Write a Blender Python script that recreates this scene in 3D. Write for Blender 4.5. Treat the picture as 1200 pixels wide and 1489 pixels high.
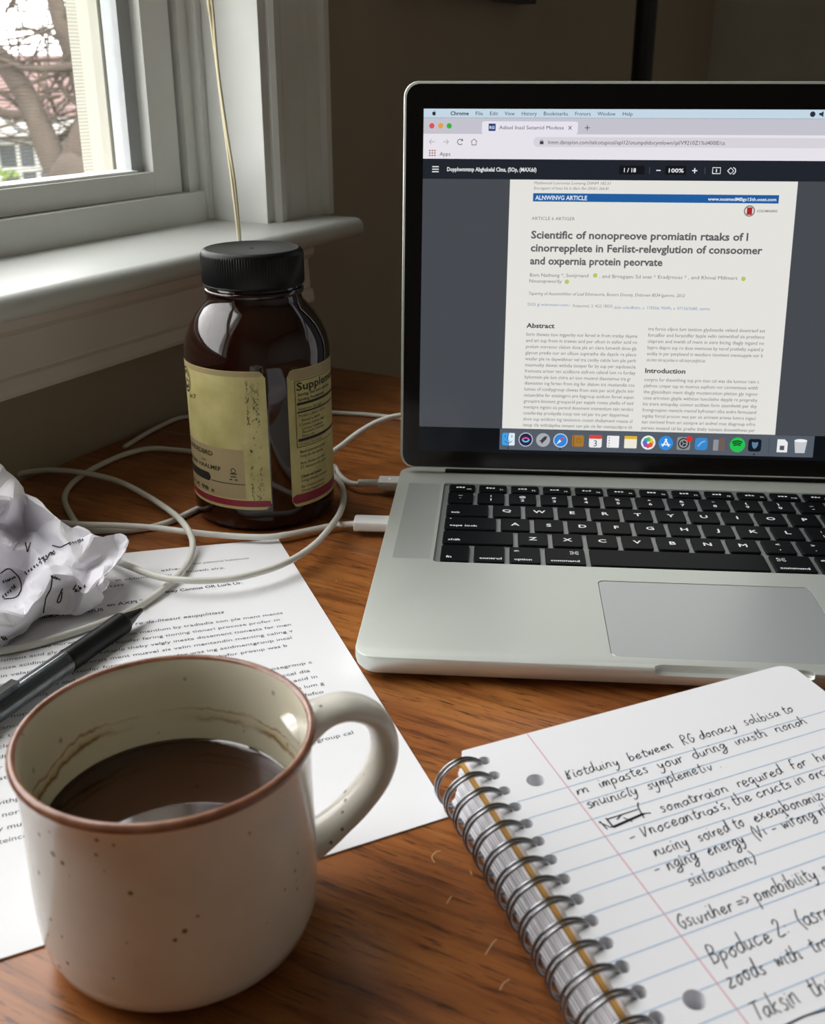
import bpy, bmesh, math, random
from mathutils import Vector, Matrix, noise
from mathutils.geometry import tessellate_polygon, delaunay_2d_cdt
from mathutils.bvhtree import BVHTree
random.seed(7)
for o in list(bpy.data.objects): bpy.data.objects.remove(o)
S = bpy.context.scene; COL = S.collection
sin, cos, pi = math.sin, math.cos, math.pi
# z = 0 is the desk top; the window wall runs along +Y at x = WX
# ------------------------------------------------------------------ camera
FPX, PITCH, HEAD, CH = 1556.4, 1.180, 0.490, 0.253
cd = bpy.data.cameras.new('camera'); cam = bpy.data.objects.new('camera', cd); COL.objects.link(cam)
cam.location = (0, 0, CH); cam.rotation_mode = 'XYZ'; cam.rotation_euler = (PITCH, 0, HEAD)
cd.sensor_fit = 'VERTICAL'; cd.sensor_height = 36.0; cd.lens = FPX/1489*36.0
cd.clip_start = 0.01; cd.clip_end = 200
cd.dof.use_dof = True; cd.dof.focus_distance = 0.56; cd.dof.aperture_fstop = cd.lens/1.9
S.camera = cam
# ------------------------------------------------------------------ sky, exposure
SKY = 8.3
w = bpy.data.worlds.new('world'); S.world = w; w.use_nodes = True
nt = w.node_tree; bg = nt.nodes['Background']
tc = nt.nodes.new('ShaderNodeTexCoord'); sp = nt.nodes.new('ShaderNodeSeparateXYZ'); cr = nt.nodes.new('ShaderNodeValToRGB')
nt.links.new(tc.outputs['Generated'], sp.inputs[0]); nt.links.new(sp.outputs['Z'], cr.inputs[0]); nt.links.new(cr.outputs[0], bg.inputs['Color'])
cr.color_ramp.elements[0].color = (0.88, 0.88, 0.88, 1); cr.color_ramp.elements[1].color = (0.985, 0.985, 0.982, 1)
bg.inputs['Strength'].default_value = SKY
S.view_settings.view_transform = 'Standard'; S.view_settings.look = 'None'
S.view_settings.exposure = 0.0; S.view_settings.gamma = 1.0; S.view_settings.use_curve_mapping = False
WX = -0.55                                   # room face of the window wall
OY0, OY1, OZ0, OZ1 = -0.20, 0.752, 0.136, 1.70   # window opening
ld = bpy.data.lights.new('window_portal', 'AREA'); ld.shape = 'RECTANGLE'; ld.size = OZ1-OZ0; ld.size_y = OY1-OY0
ld.cycles.is_portal = True
lo = bpy.data.objects.new('window_portal', ld); COL.objects.link(lo)
lo.location = (-0.72, (OY0+OY1)/2, (OZ0+OZ1)/2); lo.rotation_euler = (0, -pi/2, 0)

# ------------------------------------------------------------------ pixel -> place helpers (frame 1200 x 1489)
RM = Matrix.Rotation(HEAD, 3, 'Z') @ Matrix.Rotation(PITCH, 3, 'X'); CP = Vector((0, 0, CH))
def ray(x, y): return RM @ Vector(((x-600)/FPX, -(y-744.5)/FPX, -1.0))
def onz(x, y, z=0.0):
    d = ray(x, y); return CP + d*((z-CP.z)/d.z)

# ------------------------------------------------------------------ materials
def lin(c):
    if isinstance(c, str): c = tuple(int(c[i:i+2], 16)/255 for i in (0, 2, 4))
    else: return c
    return tuple((v/12.92 if v <= .04045 else ((v+.055)/1.055)**2.4) for v in c)
_m = {}
def mat(name, c=(.8, .8, .8), rough=.5, metal=0., spec=.5, trans=0., ior=1.45, coat=0., emit=None, es=1., sub=0.):
    if name in _m: return _m[name]
    m = bpy.data.materials.new(name); m.use_nodes = True; b = m.node_tree.nodes['Principled BSDF']
    I = b.inputs; I['Base Color'].default_value = (*lin(c), 1); I['Roughness'].default_value = rough; I['Metallic'].default_value = metal
    I['Specular IOR Level'].default_value = spec; I['Transmission Weight'].default_value = trans; I['IOR'].default_value = ior
    I['Coat Weight'].default_value = coat; I['Coat Roughness'].default_value = .06
    if sub: I['Subsurface Weight'].default_value = sub; I['Subsurface Radius'].default_value = (.01, .01, .01); I['Subsurface Scale'].default_value = .3
    if emit is not None: I['Emission Color'].default_value = (*lin(emit), 1); I['Emission Strength'].default_value = es
    _m[name] = m; return m
class N:
    """small node-graph builder on a material made by mat()"""
    def __init__(s, m): s.m = m; s.t = m.node_tree; s.b = s.t.nodes['Principled BSDF']
    def n(s, kind, **kw):
        x = s.t.nodes.new(kind)
        for k, v in kw.items():
            if k in x.inputs: x.inputs[k].default_value = v
            else: setattr(x, k, v)
        return x
    def l(s, a, b): s.t.links.new(a, b)
    def ramp(s, fac, stops):
        r = s.n('ShaderNodeValToRGB'); e = r.color_ramp.elements
        while len(e) < len(stops): e.new(.5)
        for q, (p, c) in zip(e, stops): q.position = p; q.color = (*lin(c), 1)
        s.l(fac, r.inputs[0]); return r.outputs[0]
    def mix(s, fac, a, b, mode='MIX'):
        x = s.n('ShaderNodeMix'); x.data_type = 'RGBA'; x.blend_type = mode
        for sock, v in ((x.inputs[0], fac), (x.inputs[6], a), (x.inputs[7], b)):
            if hasattr(v, 'links'): s.l(v, sock)
            elif isinstance(v, (int, float)): sock.default_value = v
            else: sock.default_value = (*lin(v), 1)
        return x.outputs[2]
    def coord(s, scale=(1, 1, 1), rot=(0, 0, 0), kind='Object'):
        t = s.n('ShaderNodeTexCoord'); mp = s.n('ShaderNodeMapping'); mp.inputs['Scale'].default_value = scale; mp.inputs['Rotation'].default_value = rot
        s.l(t.outputs[kind], mp.inputs[0]); return mp.outputs[0]
    def noise(s, co, scale, detail=4, rough=.55, dist=0.):
        x = s.n('ShaderNodeTexNoise'); x.inputs['Scale'].default_value = scale; x.inputs['Detail'].default_value = detail
        x.inputs['Roughness'].default_value = rough; x.inputs['Distortion'].default_value = dist; s.l(co, x.inputs['Vector']); return x.outputs['Fac']
    def bump(s, h, strength=.2, dist=.001):
        x = s.n('ShaderNodeBump'); x.inputs['Strength'].default_value = strength; x.inputs['Distance'].default_value = dist
        s.l(h, x.inputs['Height']); s.l(x.outputs[0], s.b.inputs['Normal'])
    def color(s, c): s.l(c, s.b.inputs['Base Color'])

def m_wood():
    m = mat('desk_wood', '6a3818', .33, spec=.45, coat=.15); g = N(m); m.node_tree.nodes['Principled BSDF'].inputs['Coat Roughness'].default_value = .22
    co = g.coord((1.6, 7, 7)); co2 = g.coord((7, 95, 40)); co3 = g.coord((34, 420, 60))
    a = g.noise(co, 5.0, 6, .6, .6); b = g.noise(co2, 2.2, 5, .65); c = g.noise(co3, 2.0, 3, .6)
    base = g.ramp(a, [(.25, '76421d'), (.48, '985b2c'), (.66, 'ad6f38'), (.8, '9d6130')])
    f = g.ramp(b, [(.36, '5a3a28'), (.52, 'ffffff')])
    col = g.mix(.5, base, f, 'MULTIPLY')
    p = g.ramp(c, [(.34, '331c10'), (.42, 'ffffff')])
    col = g.mix(.72, col, p, 'MULTIPLY'); g.color(col)
    r = g.ramp(a, [(.2, (.36,)*3), (.8, (.26,)*3)]); g.l(r, g.b.inputs['Roughness'])
    g.bump(c, .12, .0006); return m
def m_paint(name, c, rough, sc=400, st=.08):
    m = mat(name, c, rough); g = N(m); co = g.coord(); n = g.noise(co, sc, 3); g.bump(n, st, .0008)
    n2 = g.noise(co, 9, 4); g.color(g.mix(g.ramp(n2, [(.35, (0, 0, 0)), (.75, (.16,)*3)]), c, (.25, .22, .18))); return m
def m_paper(name, c='f1f1f4'):
    m = mat(name, c, .75, spec=.2); g = N(m); n = g.noise(g.coord(), 160, 5); g.bump(n, .06, .0006); return m
def m_alu():
    m = mat('anodised_aluminium', 'dfe2dc', .42, metal=.6, spec=.5); g = N(m); n = g.noise(g.coord(), 3500, 2)
    g.l(g.ramp(n, [(.3, (.38,)*3), (.7, (.5,)*3)]), g.b.inputs['Roughness'])
    s = g.noise(g.coord(), 22, 5); g.color(g.mix(g.ramp(s, [(.55, (0, 0, 0)), (.75, (.35,)*3)]), 'dadfd8', 'e6e9e5')); return m
def m_speckle():
    m = mat('speckled_glaze', 'd8d1bd', .22, coat=.3); g = N(m); co = g.coord()
    v = g.n('ShaderNodeTexVoronoi'); v.inputs['Scale'].default_value = 200; g.l(co, v.inputs['Vector'])
    thr = g.noise(co, 45, 2)
    d = g.n('ShaderNodeMath', operation='ADD'); g.l(v.outputs['Distance'], d.inputs[0])
    k = g.n('ShaderNodeMath', operation='MULTIPLY'); g.l(thr, k.inputs[0]); k.inputs[1].default_value = .72; g.l(k.outputs[0], d.inputs[1])
    spk = g.ramp(d.outputs[0], [(.395, '5a4433'), (.45, 'ffffff')])
    base = g.ramp(g.noise(co, 28, 4), [(.3, 'd9d4c8'), (.7, 'e8e4da')])
    g.color(g.mix(.85, base, spk, 'MULTIPLY')); return m
def m_inner():
    m = mat('stained_glaze', 'd0c9b0', .25, coat=.3); g = N(m); co = g.coord()
    sx = g.n('ShaderNodeSeparateXYZ'); t = g.n('ShaderNodeTexCoord'); g.l(t.outputs['Object'], sx.inputs[0])
    nn = g.noise(co, 55, 5, .6); a = g.n('ShaderNodeMath', operation='MULTIPLY_ADD'); g.l(nn, a.inputs[0]); a.inputs[1].default_value = .010; g.l(sx.outputs['Z'], a.inputs[2])
    zz = g.n('ShaderNodeMapRange'); zz.inputs['From Min'].default_value = .045; zz.inputs['From Max'].default_value = .075; g.l(a.outputs[0], zz.inputs['Value'])
    band = g.ramp(zz.outputs[0], [(.0, '8f7340'), (.12, 'cdc6ae'), (.30, 'cdc6ae'), (.345, '7d5227'), (.375, 'bfae86'), (.43, 'cdc6ae'), (.45, '9a774a'), (.48, 'cfc8b2'), (1, 'd3ccb8')])
    patch = g.ramp(g.noise(co, 24, 3), [(.36, (0, 0, 0)), (.5, (1, 1, 1))])
    col = g.mix(patch, 'cfc8b2', band)
    v = g.n('ShaderNodeTexVoronoi'); v.inputs['Scale'].default_value = 110; g.l(co, v.inputs['Vector'])
    spk = g.ramp(v.outputs['Distance'], [(.07, '7a5230'), (.12, 'ffffff')])
    g.color(g.mix(.5, col, spk, 'MULTIPLY')); return m
WHITE = m_paint('white_window_paint', 'eceeea', .35, 120, .10)
APRON = m_paint('aged_white_trim_paint', 'e2dcd4', .45, 90, .12)
WALL = m_paint('taupe_wall_paint', 'a89d8b', .8)
WALL2 = m_paint('grey_green_wall_paint', 'd3cfc5', .85)
ALU = m_alu(); PAPER = m_paper('white_paper'); NOTE = m_paper('notebook_paper', 'eeeef2')
CORD = mat('white_cable_rubber', 'dddcd3', .42); PLUG = mat('white_plug_plastic', 'ecece9', .3)
INK = mat('print_ink', '4a4a50', .7); PENINK = mat('pen_ink', '20202a', .6)
BLACK = mat('black_plastic', '0b0b0c', .38); KEYM = mat('black_key_plastic', '07080b', .5, spec=.18); LEG = mat('white_key_legend', 'f2f4f6', .5)
WIRE = mat('steel_wire', '9a9a9c', .22, metal=1.)
def em(c, s=1.0):
    return mat('lit_'+c+('_%d' % int(s*100)), '060708', .12, emit=c, es=s, spec=.4)

# ------------------------------------------------------------------ mesh helpers
class MB:
    def __init__(s): s.v = []; s.f = []
    def add(s, vs, fs):
        b = len(s.v); s.v += [tuple(p) for p in vs]; s.f += [tuple(i+b for i in f) for f in fs]; return s
    def box(s, x0, x1, y0, y1, z0, z1):
        return s.add([(x0,y0,z0),(x1,y0,z0),(x1,y1,z0),(x0,y1,z0),(x0,y0,z1),(x1,y0,z1),(x1,y1,z1),(x0,y1,z1)],
                     [(3,2,1,0),(4,5,6,7),(0,1,5,4),(1,2,6,5),(2,3,7,6),(3,0,4,7)])
    def loops(s, L, close=True, cap0=False, cap1=False):
        n = len(L[0]); vs = [p for l in L for p in l]; fs = []
        for i in range(len(L)-1):
            for j in range(n if close else n-1):
                k = (j+1) % n; fs.append((i*n+j, i*n+k, (i+1)*n+k, (i+1)*n+j))
        if cap0: fs.append(tuple(reversed(range(n))))
        if cap1: fs.append(tuple((len(L)-1)*n+j for j in range(n)))
        return s.add(vs, fs)
    def lathe(s, prof, seg=64, c=(0, 0), a0=0, a1=2*pi):
        full = abs(a1-a0-2*pi) < 1e-6; m = seg if full else seg+1
        L = [[(c[0]+r*cos(a0+(a1-a0)*k/seg), c[1]+r*sin(a0+(a1-a0)*k/seg), z) for k in range(m)] for r, z in prof]
        return s.loops(L, close=full)
    def tube(s, P, r, seg=10, closed=False, caps=True):
        P = [Vector(p) for p in P]; n = len(P); R = r if isinstance(r, (list, tuple)) else [r]*n
        L = []; up = None
        for i in range(n):
            t = (P[(i+1) % n]-P[i-1]) if closed else (P[min(i+1, n-1)]-P[max(i-1, 0)]); t.normalize()
            if up is None: up = Vector((0, 0, 1)) if abs(t.z) < .9 else Vector((1, 0, 0))
            a = t.cross(up).normalized(); up = a.cross(t).normalized()
            L.append([P[i]+R[i]*(cos(2*pi*k/seg)*a+sin(2*pi*k/seg)*up) for k in range(seg)])
        if closed: L.append(L[0])
        return s.loops(L, True, caps and not closed, caps and not closed)
    def ribbon(s, P, wd, up=(0, 0, 1)):
        P = [Vector(p) for p in P]; n = len(P)
        if n < 2: return s
        A = []; up = Vector(up)
        for i in range(n):
            t = P[min(i+1, n-1)]-P[max(i-1, 0)]
            if t.length < 1e-9: t = Vector((1, 0, 0))
            q = up.cross(t).normalized()*wd/2; A += [P[i]-q, P[i]+q]
        return s.add(A, [(2*i, 2*i+2, 2*i+3, 2*i+1) for i in range(n-1)])
    def poly(s, loops2, f, rev=False):
        """filled polygon with holes; loops2 lists of (a,b); f maps to 3d"""
        T = tessellate_polygon([[Vector((a, b, 0)) for a, b in l] for l in loops2]); fl = [p for l in loops2 for p in l]
        fs = []
        for t in T:
            (ax, ay), (bx, by), (cx, cy) = (fl[i] for i in t); o = (bx-ax)*(cy-ay)-(by-ay)*(cx-ax)
            t = tuple(t) if (o > 0) != rev else tuple(reversed(t)); fs.append(t)
        return s.add([f(a, b) for a, b in fl], fs)
    def build(s, name, m, parent=None, smooth=False, org=None, auto=None):
        me = bpy.data.meshes.new(name); v = s.v
        if org is not None: v = [(p[0]-org[0], p[1]-org[1], p[2]-org[2]) for p in v]
        me.from_pydata(v, [], s.f); me.update()
        if smooth:
            for p in me.polygons: p.use_smooth = True
            if auto: me.set_sharp_from_angle(angle=math.radians(auto))
        o = bpy.data.objects.new(name, me); COL.objects.link(o); me.materials.append(m)
        if parent is not None: o.parent = parent
        return o
def tag(o, label=None, cat=None, group=None, kind=None):
    for k, v in (('label', label), ('category', cat), ('group', group), ('kind', kind)):
        if v: o[k] = v
    return o
def thing(name, loc, label, cat, rotz=0., group=None):
    o = bpy.data.objects.new(name, None); COL.objects.link(o); o.location = loc; o.rotation_euler = (0, 0, rotz); o.empty_display_size = .02
    return tag(o, label, cat, group)
def struct(o): o['kind'] = 'structure'; return o
def rrect(x0, x1, y0, y1, r, n=6):
    P = []
    for cx, cy, a in ((x1-r, y0+r, -pi/2), (x1-r, y1-r, 0), (x0+r, y1-r, pi/2), (x0+r, y0+r, pi)):
        P += [(cx+r*cos(a+pi/2*k/n), cy+r*sin(a+pi/2*k/n)) for k in range(n+1)]
    return P
def circ2(x, y, r, n=20): return [(x+r*cos(2*pi*k/n), y+r*sin(2*pi*k/n)) for k in range(n)]
def spline(P, n=8, closed=False):
    P = [Vector(p) for p in P]; m = len(P); out = []
    for i in range(m if closed else m-1):
        if closed: a, b, c, d = P[i-1], P[i], P[(i+1) % m], P[(i+2) % m]
        else: a, b, c, d = P[max(i-1, 0)], P[i], P[i+1], P[min(i+2, m-1)]
        for k in range(n):
            t = k/n; out.append(.5*((2*b)+(c-a)*t+(2*a-5*b+4*c-d)*t*t+(3*b-a-3*c+d)*t*t*t))
    if not closed: out.append(P[-1])
    return out

# ------------------------------------------------------------------ printed letters (built-in font, cached per glyph)
CH_ALL = ''.join(chr(i) for i in range(33, 127))+'⌘'
_gl = {}
def load_glyphs():
    tmp = []
    for wgt, off in (('r', 0.0), ('b', 0.022), ('k', 0.029)):
        for ch in CH_ALL:
            for sfx in ('', '|'):
                c = bpy.data.curves.new('t', 'FONT'); c.body = ch+sfx; c.size = 1; c.resolution_u = 2; c.offset = off
                o = bpy.data.objects.new('t', c); COL.objects.link(o); tmp.append((wgt, ch, sfx, o))
        c = bpy.data.curves.new('t', 'FONT'); c.body = '|'; c.size = 1; c.offset = off
        o = bpy.data.objects.new('t', c); COL.objects.link(o); tmp.append((wgt, '|', 'bar', o))
    dg = bpy.context.evaluated_depsgraph_get(); res = {}
    for wgt, ch, sfx, o in tmp:
        me = o.evaluated_get(dg).to_mesh(); vs = [(v.co.x, v.co.y) for v in me.vertices]
        res[wgt, ch, sfx] = (vs, [tuple(p.vertices) for p in me.polygons]); o.evaluated_get(dg).to_mesh_clear()
    for wgt in 'rbk':
        bar = max((p[0] for p in res[wgt, '|', 'bar'][0]), default=.3)
        for ch in CH_ALL:
            vs, fs = res[wgt, ch, '']; m2 = max((p[0] for p in res[wgt, ch, '|'][0]), default=.6)
            _gl[wgt, ch] = (vs, fs, m2-bar)
    for *_, o in tmp:
        c = o.data; bpy.data.objects.remove(o); bpy.data.curves.remove(c)
load_glyphs()
def text(mb, s, f, x, y, size, weight='r', width=None, align='l', shear=0., sx=1., fdir=1):
    """lay s out in 2d and map with f(a,b)->3d; width fits the line to a given length"""
    def adv(c): return .28 if c == ' ' else _gl.get((weight, c), _gl[weight, 'x'])[2]
    tot = sum(adv(c) for c in s)*size*sx
    if width and tot > 0: sx *= width/tot; tot = width
    if align == 'c': x -= tot/2
    if align == 'r': x -= tot
    for c in s:
        if c != ' ':
            vs, fs, _ = _gl.get((weight, c), _gl[weight, 'x'])
            mb.add([f(x+(a+shear*b)*size*sx, y+b*size) for a, b in vs], fs)
        x += adv(c)*size*sx
    return mb
_syl = 'con pro ten ari lum esta nor pre dia vel ment tion sup ple ro bic acid tein cal fer ment gly cose mus cle re sis tance tra in ing of the and in for with was from by per day group dose'.split()
def words(n, rnd):
    out = []; L = 0
    while L < n:
        wd = ''.join(rnd.choice(_syl) for _ in range(rnd.choice((1, 1, 2, 2, 3)))); out.append(wd); L += len(wd)+1
    return ' '.join(out)[:n].strip()

# ------------------------------------------------------------------ handwriting (single-stroke letters)
HW = {
'a': "0.85,0.8 0.5,1 0.1,0.55 0.3,0.02 0.7,0.3 0.9,0.95 0.88,0.2 1.15,0.08", 'b': "0.15,2 0.1,1 0.1,0.05 0.2,0.7 0.6,1 0.85,0.5 0.5,0 0.12,0.15",
'c': "0.85,0.85 0.5,1 0.1,0.5 0.4,0 0.95,0.25", 'd': "0.85,0.8 0.45,1 0.1,0.5 0.35,0 0.75,0.3 0.95,2 0.9,0.4 1.1,0.05",
'e': "0.1,0.45 0.6,0.6 0.8,0.85 0.45,1 0.1,0.5 0.4,0 0.95,0.25", 'f': "0.85,1.85 0.55,2 0.38,1.5 0.3,0 / 0,0.95 0.75,1.05",
'g': "0.85,0.85 0.45,1 0.1,0.5 0.4,0.05 0.8,0.5 0.88,0.9 0.8,-0.6 0.4,-1 0.05,-0.7 1.1,0.1", 'h': "0.15,2 0.1,0 0.2,0.7 0.55,1 0.8,0.7 0.8,0.05 1.0,0.05",
'i': "0.12,1 0.12,0.15 0.4,0.05 / 0.15,1.45 0.2,1.52", 'j': "0.4,1 0.4,-0.6 0.1,-0.9 / 0.42,1.45 0.47,1.5", 'k': "0.12,2 0.1,0 / 0.75,1 0.15,0.5 0.85,0",
'l': "0.15,2 0.1,0.15 0.4,0.05", 'm': "0.1,1 0.1,0 0.2,0.7 0.45,1 0.55,0.6 0.55,0 0.65,0.7 0.9,1 1.05,0.6 1.05,0.1 1.25,0.05", 'n': "0.1,1 0.1,0 0.2,0.7 0.55,1 0.75,0.6 0.75,0.1 0.98,0.05",
'o': "0.5,1 0.1,0.5 0.45,0 0.85,0.5 0.5,1 1.0,0.9", 'p': "0.12,1 0.08,-1 / 0.1,0.6 0.5,1 0.85,0.5 0.5,0 0.12,0.2", 'q': "0.85,0.85 0.45,1 0.1,0.5 0.45,0 0.85,0.6 0.85,-0.9 1.1,-0.6",
'r': "0.1,1 0.12,0 0.2,0.65 0.45,0.98 0.7,0.88", 's': "0.7,0.9 0.4,1 0.2,0.75 0.6,0.4 0.5,0.02 0.05,0.1", 't': "0.35,1.7 0.3,0.2 0.55,0 0.75,0.1 / 0.0,1.1 0.75,1.2",
'u': "0.1,1 0.12,0.3 0.4,0 0.75,0.4 0.8,1 0.82,0.2 1.05,0.05", 'v': "0.1,1 0.4,0 0.8,1", 'w': "0.1,1 0.3,0 0.55,0.8 0.8,0 1.1,1", 'x': "0.1,1 0.8,0 / 0.8,1 0.1,0",
'y': "0.1,1 0.2,0.35 0.5,0.1 0.8,0.9 0.7,-0.4 0.35,-1 0.05,-0.75", 'z': "0.1,1 0.8,1 0.1,0 0.9,0.05",
'K': "0.15,2 0.1,0 / 0.9,1.9 0.15,0.9 0.3,0.05 / 0.35,1.1 0.5,0", 'R': "0.15,0 0.2,2 0.7,1.9 0.75,1.3 0.25,1 0.9,0", 'G': "0.9,1.7 0.6,2 0.1,1 0.5,0 0.9,0.4 0.9,0.9 0.5,0.9",
'B': "0.15,0 0.2,2 0.8,1.8 0.7,1.2 0.25,1.05 0.95,0.8 0.8,0.1 0.1,0", 'V': "0.05,1.9 0.3,0 0.5,0.6 0.8,1.9", 'T': "0,1.9 1.1,2 / 0.55,1.95 0.5,0", '2': "0.1,1.6 0.5,2 0.85,1.5 0.1,0 1,0.05",
'(': "0.5,2.1 0.1,1 0.5,-0.4", ')': "0.1,2.1 0.5,1 0.05,-0.4", '-': "0,0.6 0.8,0.65", '.': "0.2,0 0.25,0.08", ',': "0.25,0.1 0.1,-0.35", ':': "0.2,0.2 0.25,0.28 / 0.22,1.0 0.27,1.08", "'": "0.2,2 0.15,1.5", '=': "0,0.45 0.9,0.5 / 0,0.9 0.9,0.95", '>': "0,1.3 0.6,0.7 0,0.2"}
HWW = {'m': 1.35, 'w': 1.25, 'i': .5, 'l': .5, 'f': .8, 't': .8, 'r': .75, ' ': .75, '.': .4, ',': .4, ':': .5, "'": .3, 'j': .5, '(': .6, ')': .6, 's': .85, '>': .8}
def handwrite(mb, s, f, x, y, xh, width=None, slant=.12, pen=.45, seed=0, up=(0, 0, 1)):
    rnd = random.Random(seed); tot = sum(HWW.get(c, 1.1) for c in s)*xh; k = (width/tot) if width else 1.
    for c in s:
        if c in HW:
            sc = 1+rnd.uniform(-.12, .12); dy = rnd.uniform(-.12, .12)*xh
            for st in HW[c].split(' / '):
                P = [tuple(map(float, q.split(','))) for q in st.split()]
                P = [(a+rnd.uniform(-.06, .06), b+rnd.uniform(-.06, .06)) for a, b in P]
                Q = spline([(a, b, 0) for a, b in P], 4)
                mb.ribbon([f(x+(q.x+slant*q.y)*xh*k*.95, y+q.y*xh*sc+dy) for q in Q], pen, up)
        x += HWW.get(c, 1.1)*xh*k
    return mb

# ================================================================== THE ROOM
FZ, CZ = -0.74, 1.98
RX, RY0, RY1 = 2.1, -1.5, 2.25
struct(MB().box(-.75, RX, RY0, RY1, FZ-.05, FZ).build('floor', mat('dark_floor_wood', '6d4c34', .5)))
struct(MB().box(-.75, RX, RY0, RY1, CZ, CZ+.05).build('ceiling', mat('ceiling_paint', 'e2dfd8', .9)))
b = MB(); WB = -.70
b.box(WB, WX, RY0, OY0, FZ, CZ).box(WB, WX, OY1, RY1, FZ, CZ).box(WB, WX, OY0, OY1, FZ, OZ0-.03).box(WB, WX, OY0, OY1, OZ1, CZ)
struct(b.build('wall_left', WALL))
struct(MB().box(-.75, RX, RY1, RY1+.1, FZ, CZ).build('wall_back', WALL2))
struct(MB().box(RX, RX+.1, RY0, RY1, FZ, CZ).build('wall_right', WALL2))
struct(MB().box(-.75, RX, RY0-.1, RY0, FZ, CZ).build('wall_front', WALL2))

# ---- window: jamb linings, sash, glass, screen, outer frame
win = bpy.data.objects.new('window_1', None); COL.objects.link(win); win.location = (0, 0, 0); struct(win)
tag(win, 'white painted sash window above the desk', None)
JX = -.602
MB().box(-.70, -.535, OY1-.004, OY1+.012, OZ0-.02, OZ1).build('jamb', WHITE, win)
MB().box(-.70, -.535, OY0-.012, OY0+.004, OZ0-.02, OZ1).build('jamb', WHITE, win)
MB().box(-.70, -.535, OY0, OY1, OZ1-.004, OZ1+.012).build('head_jamb', WHITE, win)
MB().box(-.632, -.592, OY0+.004, OY1-.004, .120, .160).build('sub_sill', WHITE, win)
MB().box(-.63, -.598, .728, .748, .155, OZ1).box(-.63, -.590, .741, .748, .136, OZ1).build('sash_track', WHITE, win)
MB().box(-.63, -.598, OY0+.004, OY0+.024, .155, OZ1).build('sash_track', WHITE, win)
def bevel_bar(x0, x1, y0, y1, z0, z1): return MB().box(x0, x1, y0, y1, z0, z1)
MB().box(-.628, -.602, .690, .723, .1605, .70).build('sash_stile', WHITE, win)
MB().box(-.628, -.602, OY0+.026, OY0+.06, .1605, .70).build('sash_stile', WHITE, win)
MB().box(-.628, -.602, OY0+.0601, .6899, .1605, .1785).build('sash_bottom_rail', WHITE, win)
MB().box(-.628, -.602, OY0+.0601, .6899, .672, .70).build('sash_meeting_rail', WHITE, win)
MB().box(-.6275, -.612, .676, .6899, .1786, .672).build('glazing_bead', mat('grey_glazing_seal', 'aeb1b4', .4), win)
MB().box(-.6275, -.606, OY0+.0601, .676, .1786, .1805).build('glazing_bead', WHITE, win)
def m_glass():
    m = bpy.data.materials.new('thin_window_glass'); m.use_nodes = True; t = m.node_tree; t.nodes.clear()
    o = t.nodes.new('ShaderNodeOutputMaterial'); mx = t.nodes.new('ShaderNodeMixShader'); tr = t.nodes.new('ShaderNodeBsdfTransparent'); gl = t.nodes.new('ShaderNodeBsdfGlossy')
    gl.inputs['Roughness'].default_value = .02; lw = t.nodes.new('ShaderNodeLayerWeight'); fr = t.nodes.new('ShaderNodeMath'); fr.operation = 'POWER'; fr.inputs[1].default_value = 5.0; t.links.new(lw.outputs['Facing'], fr.inputs[0])
    md_ = t.nodes.new('ShaderNodeMath'); md_.operation = 'MULTIPLY_ADD'; md_.inputs[1].default_value = .6; md_.inputs[2].default_value = .035; t.links.new(fr.outputs[0], md_.inputs[0]); fr = md_; lw.inputs[0].default_value = .5
    tr.inputs['Color'].default_value = (.966, .966, .963, 1)
    t.links.new(fr.outputs[0], mx.inputs[0]); t.links.new(tr.outputs[0], mx.inputs[1]); t.links.new(gl.outputs[0], mx.inputs[2]); t.links.new(mx.outputs[0], o.inputs[0]); return m
def m_mesh():
    m = bpy.data.materials.new('insect_mesh'); m.use_nodes = True; t = m.node_tree; t.nodes.clear()
    o = t.nodes.new('ShaderNodeOutputMaterial'); mx = t.nodes.new('ShaderNodeMixShader'); tr = t.nodes.new('ShaderNodeBsdfTransparent'); df = t.nodes.new('ShaderNodeBsdfDiffuse'); df.inputs['Color'].default_value = (.32, .31, .29, 1)
    tc = t.nodes.new('ShaderNodeTexCoord'); facs = []
    for ax, sc in (('Z', 118), ('Y', 160)):
        wv = t.nodes.new('ShaderNodeTexWave'); wv.bands_direction = ax; wv.inputs['Scale'].default_value = sc; wv.inputs['Distortion'].default_value = .25
        wv.inputs['Detail'].default_value = 1; t.links.new(tc.outputs['Object'], wv.inputs['Vector'])
        r = t.nodes.new('ShaderNodeValToRGB'); r.color_ramp.elements[0].position = .62; r.color_ramp.elements[1].position = .8
        k = .42 if ax == 'Z' else .2; r.color_ramp.elements[1].color = (k, k, k, 1); t.links.new(wv.outputs['Fac'], r.inputs[0]); facs.append(r.outputs[0])
    mm = t.nodes.new('ShaderNodeMath'); mm.operation = 'MAXIMUM'; t.links.new(facs[0], mm.inputs[0]); t.links.new(facs[1], mm.inputs[1])
    t.links.new(mm.outputs[0], mx.inputs[0]); t.links.new(tr.outputs[0], mx.inputs[1]); t.links.new(df.outputs[0], mx.inputs[2]); t.links.new(mx.outputs[0], o.inputs[0]); return m
GLS = m_glass()
MB().box(-.6185, -.6165, OY0+.0602, .6898, .1787, .672).build('glass_pane', GLS, win)
MB().box(-.652, -.650, OY0+.041, .699, .701, OZ1-.03).build('glass_pane', GLS, win)
MB().box(-.664, -.634, OY0+.04, .70, OZ1-.03, OZ1-.005).build('upper_sash_rail', WHITE, win)
MB().add([(-.676, OY0, .14), (-.676, .7005, .14), (-.676, .7005, .72), (-.676, OY0, .72)], [(0, 1, 2, 3)]).build('insect_screen', m_mesh(), win)
OUTW = m_paint('weathered_outer_paint', 'a8a69b', .6)
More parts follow.
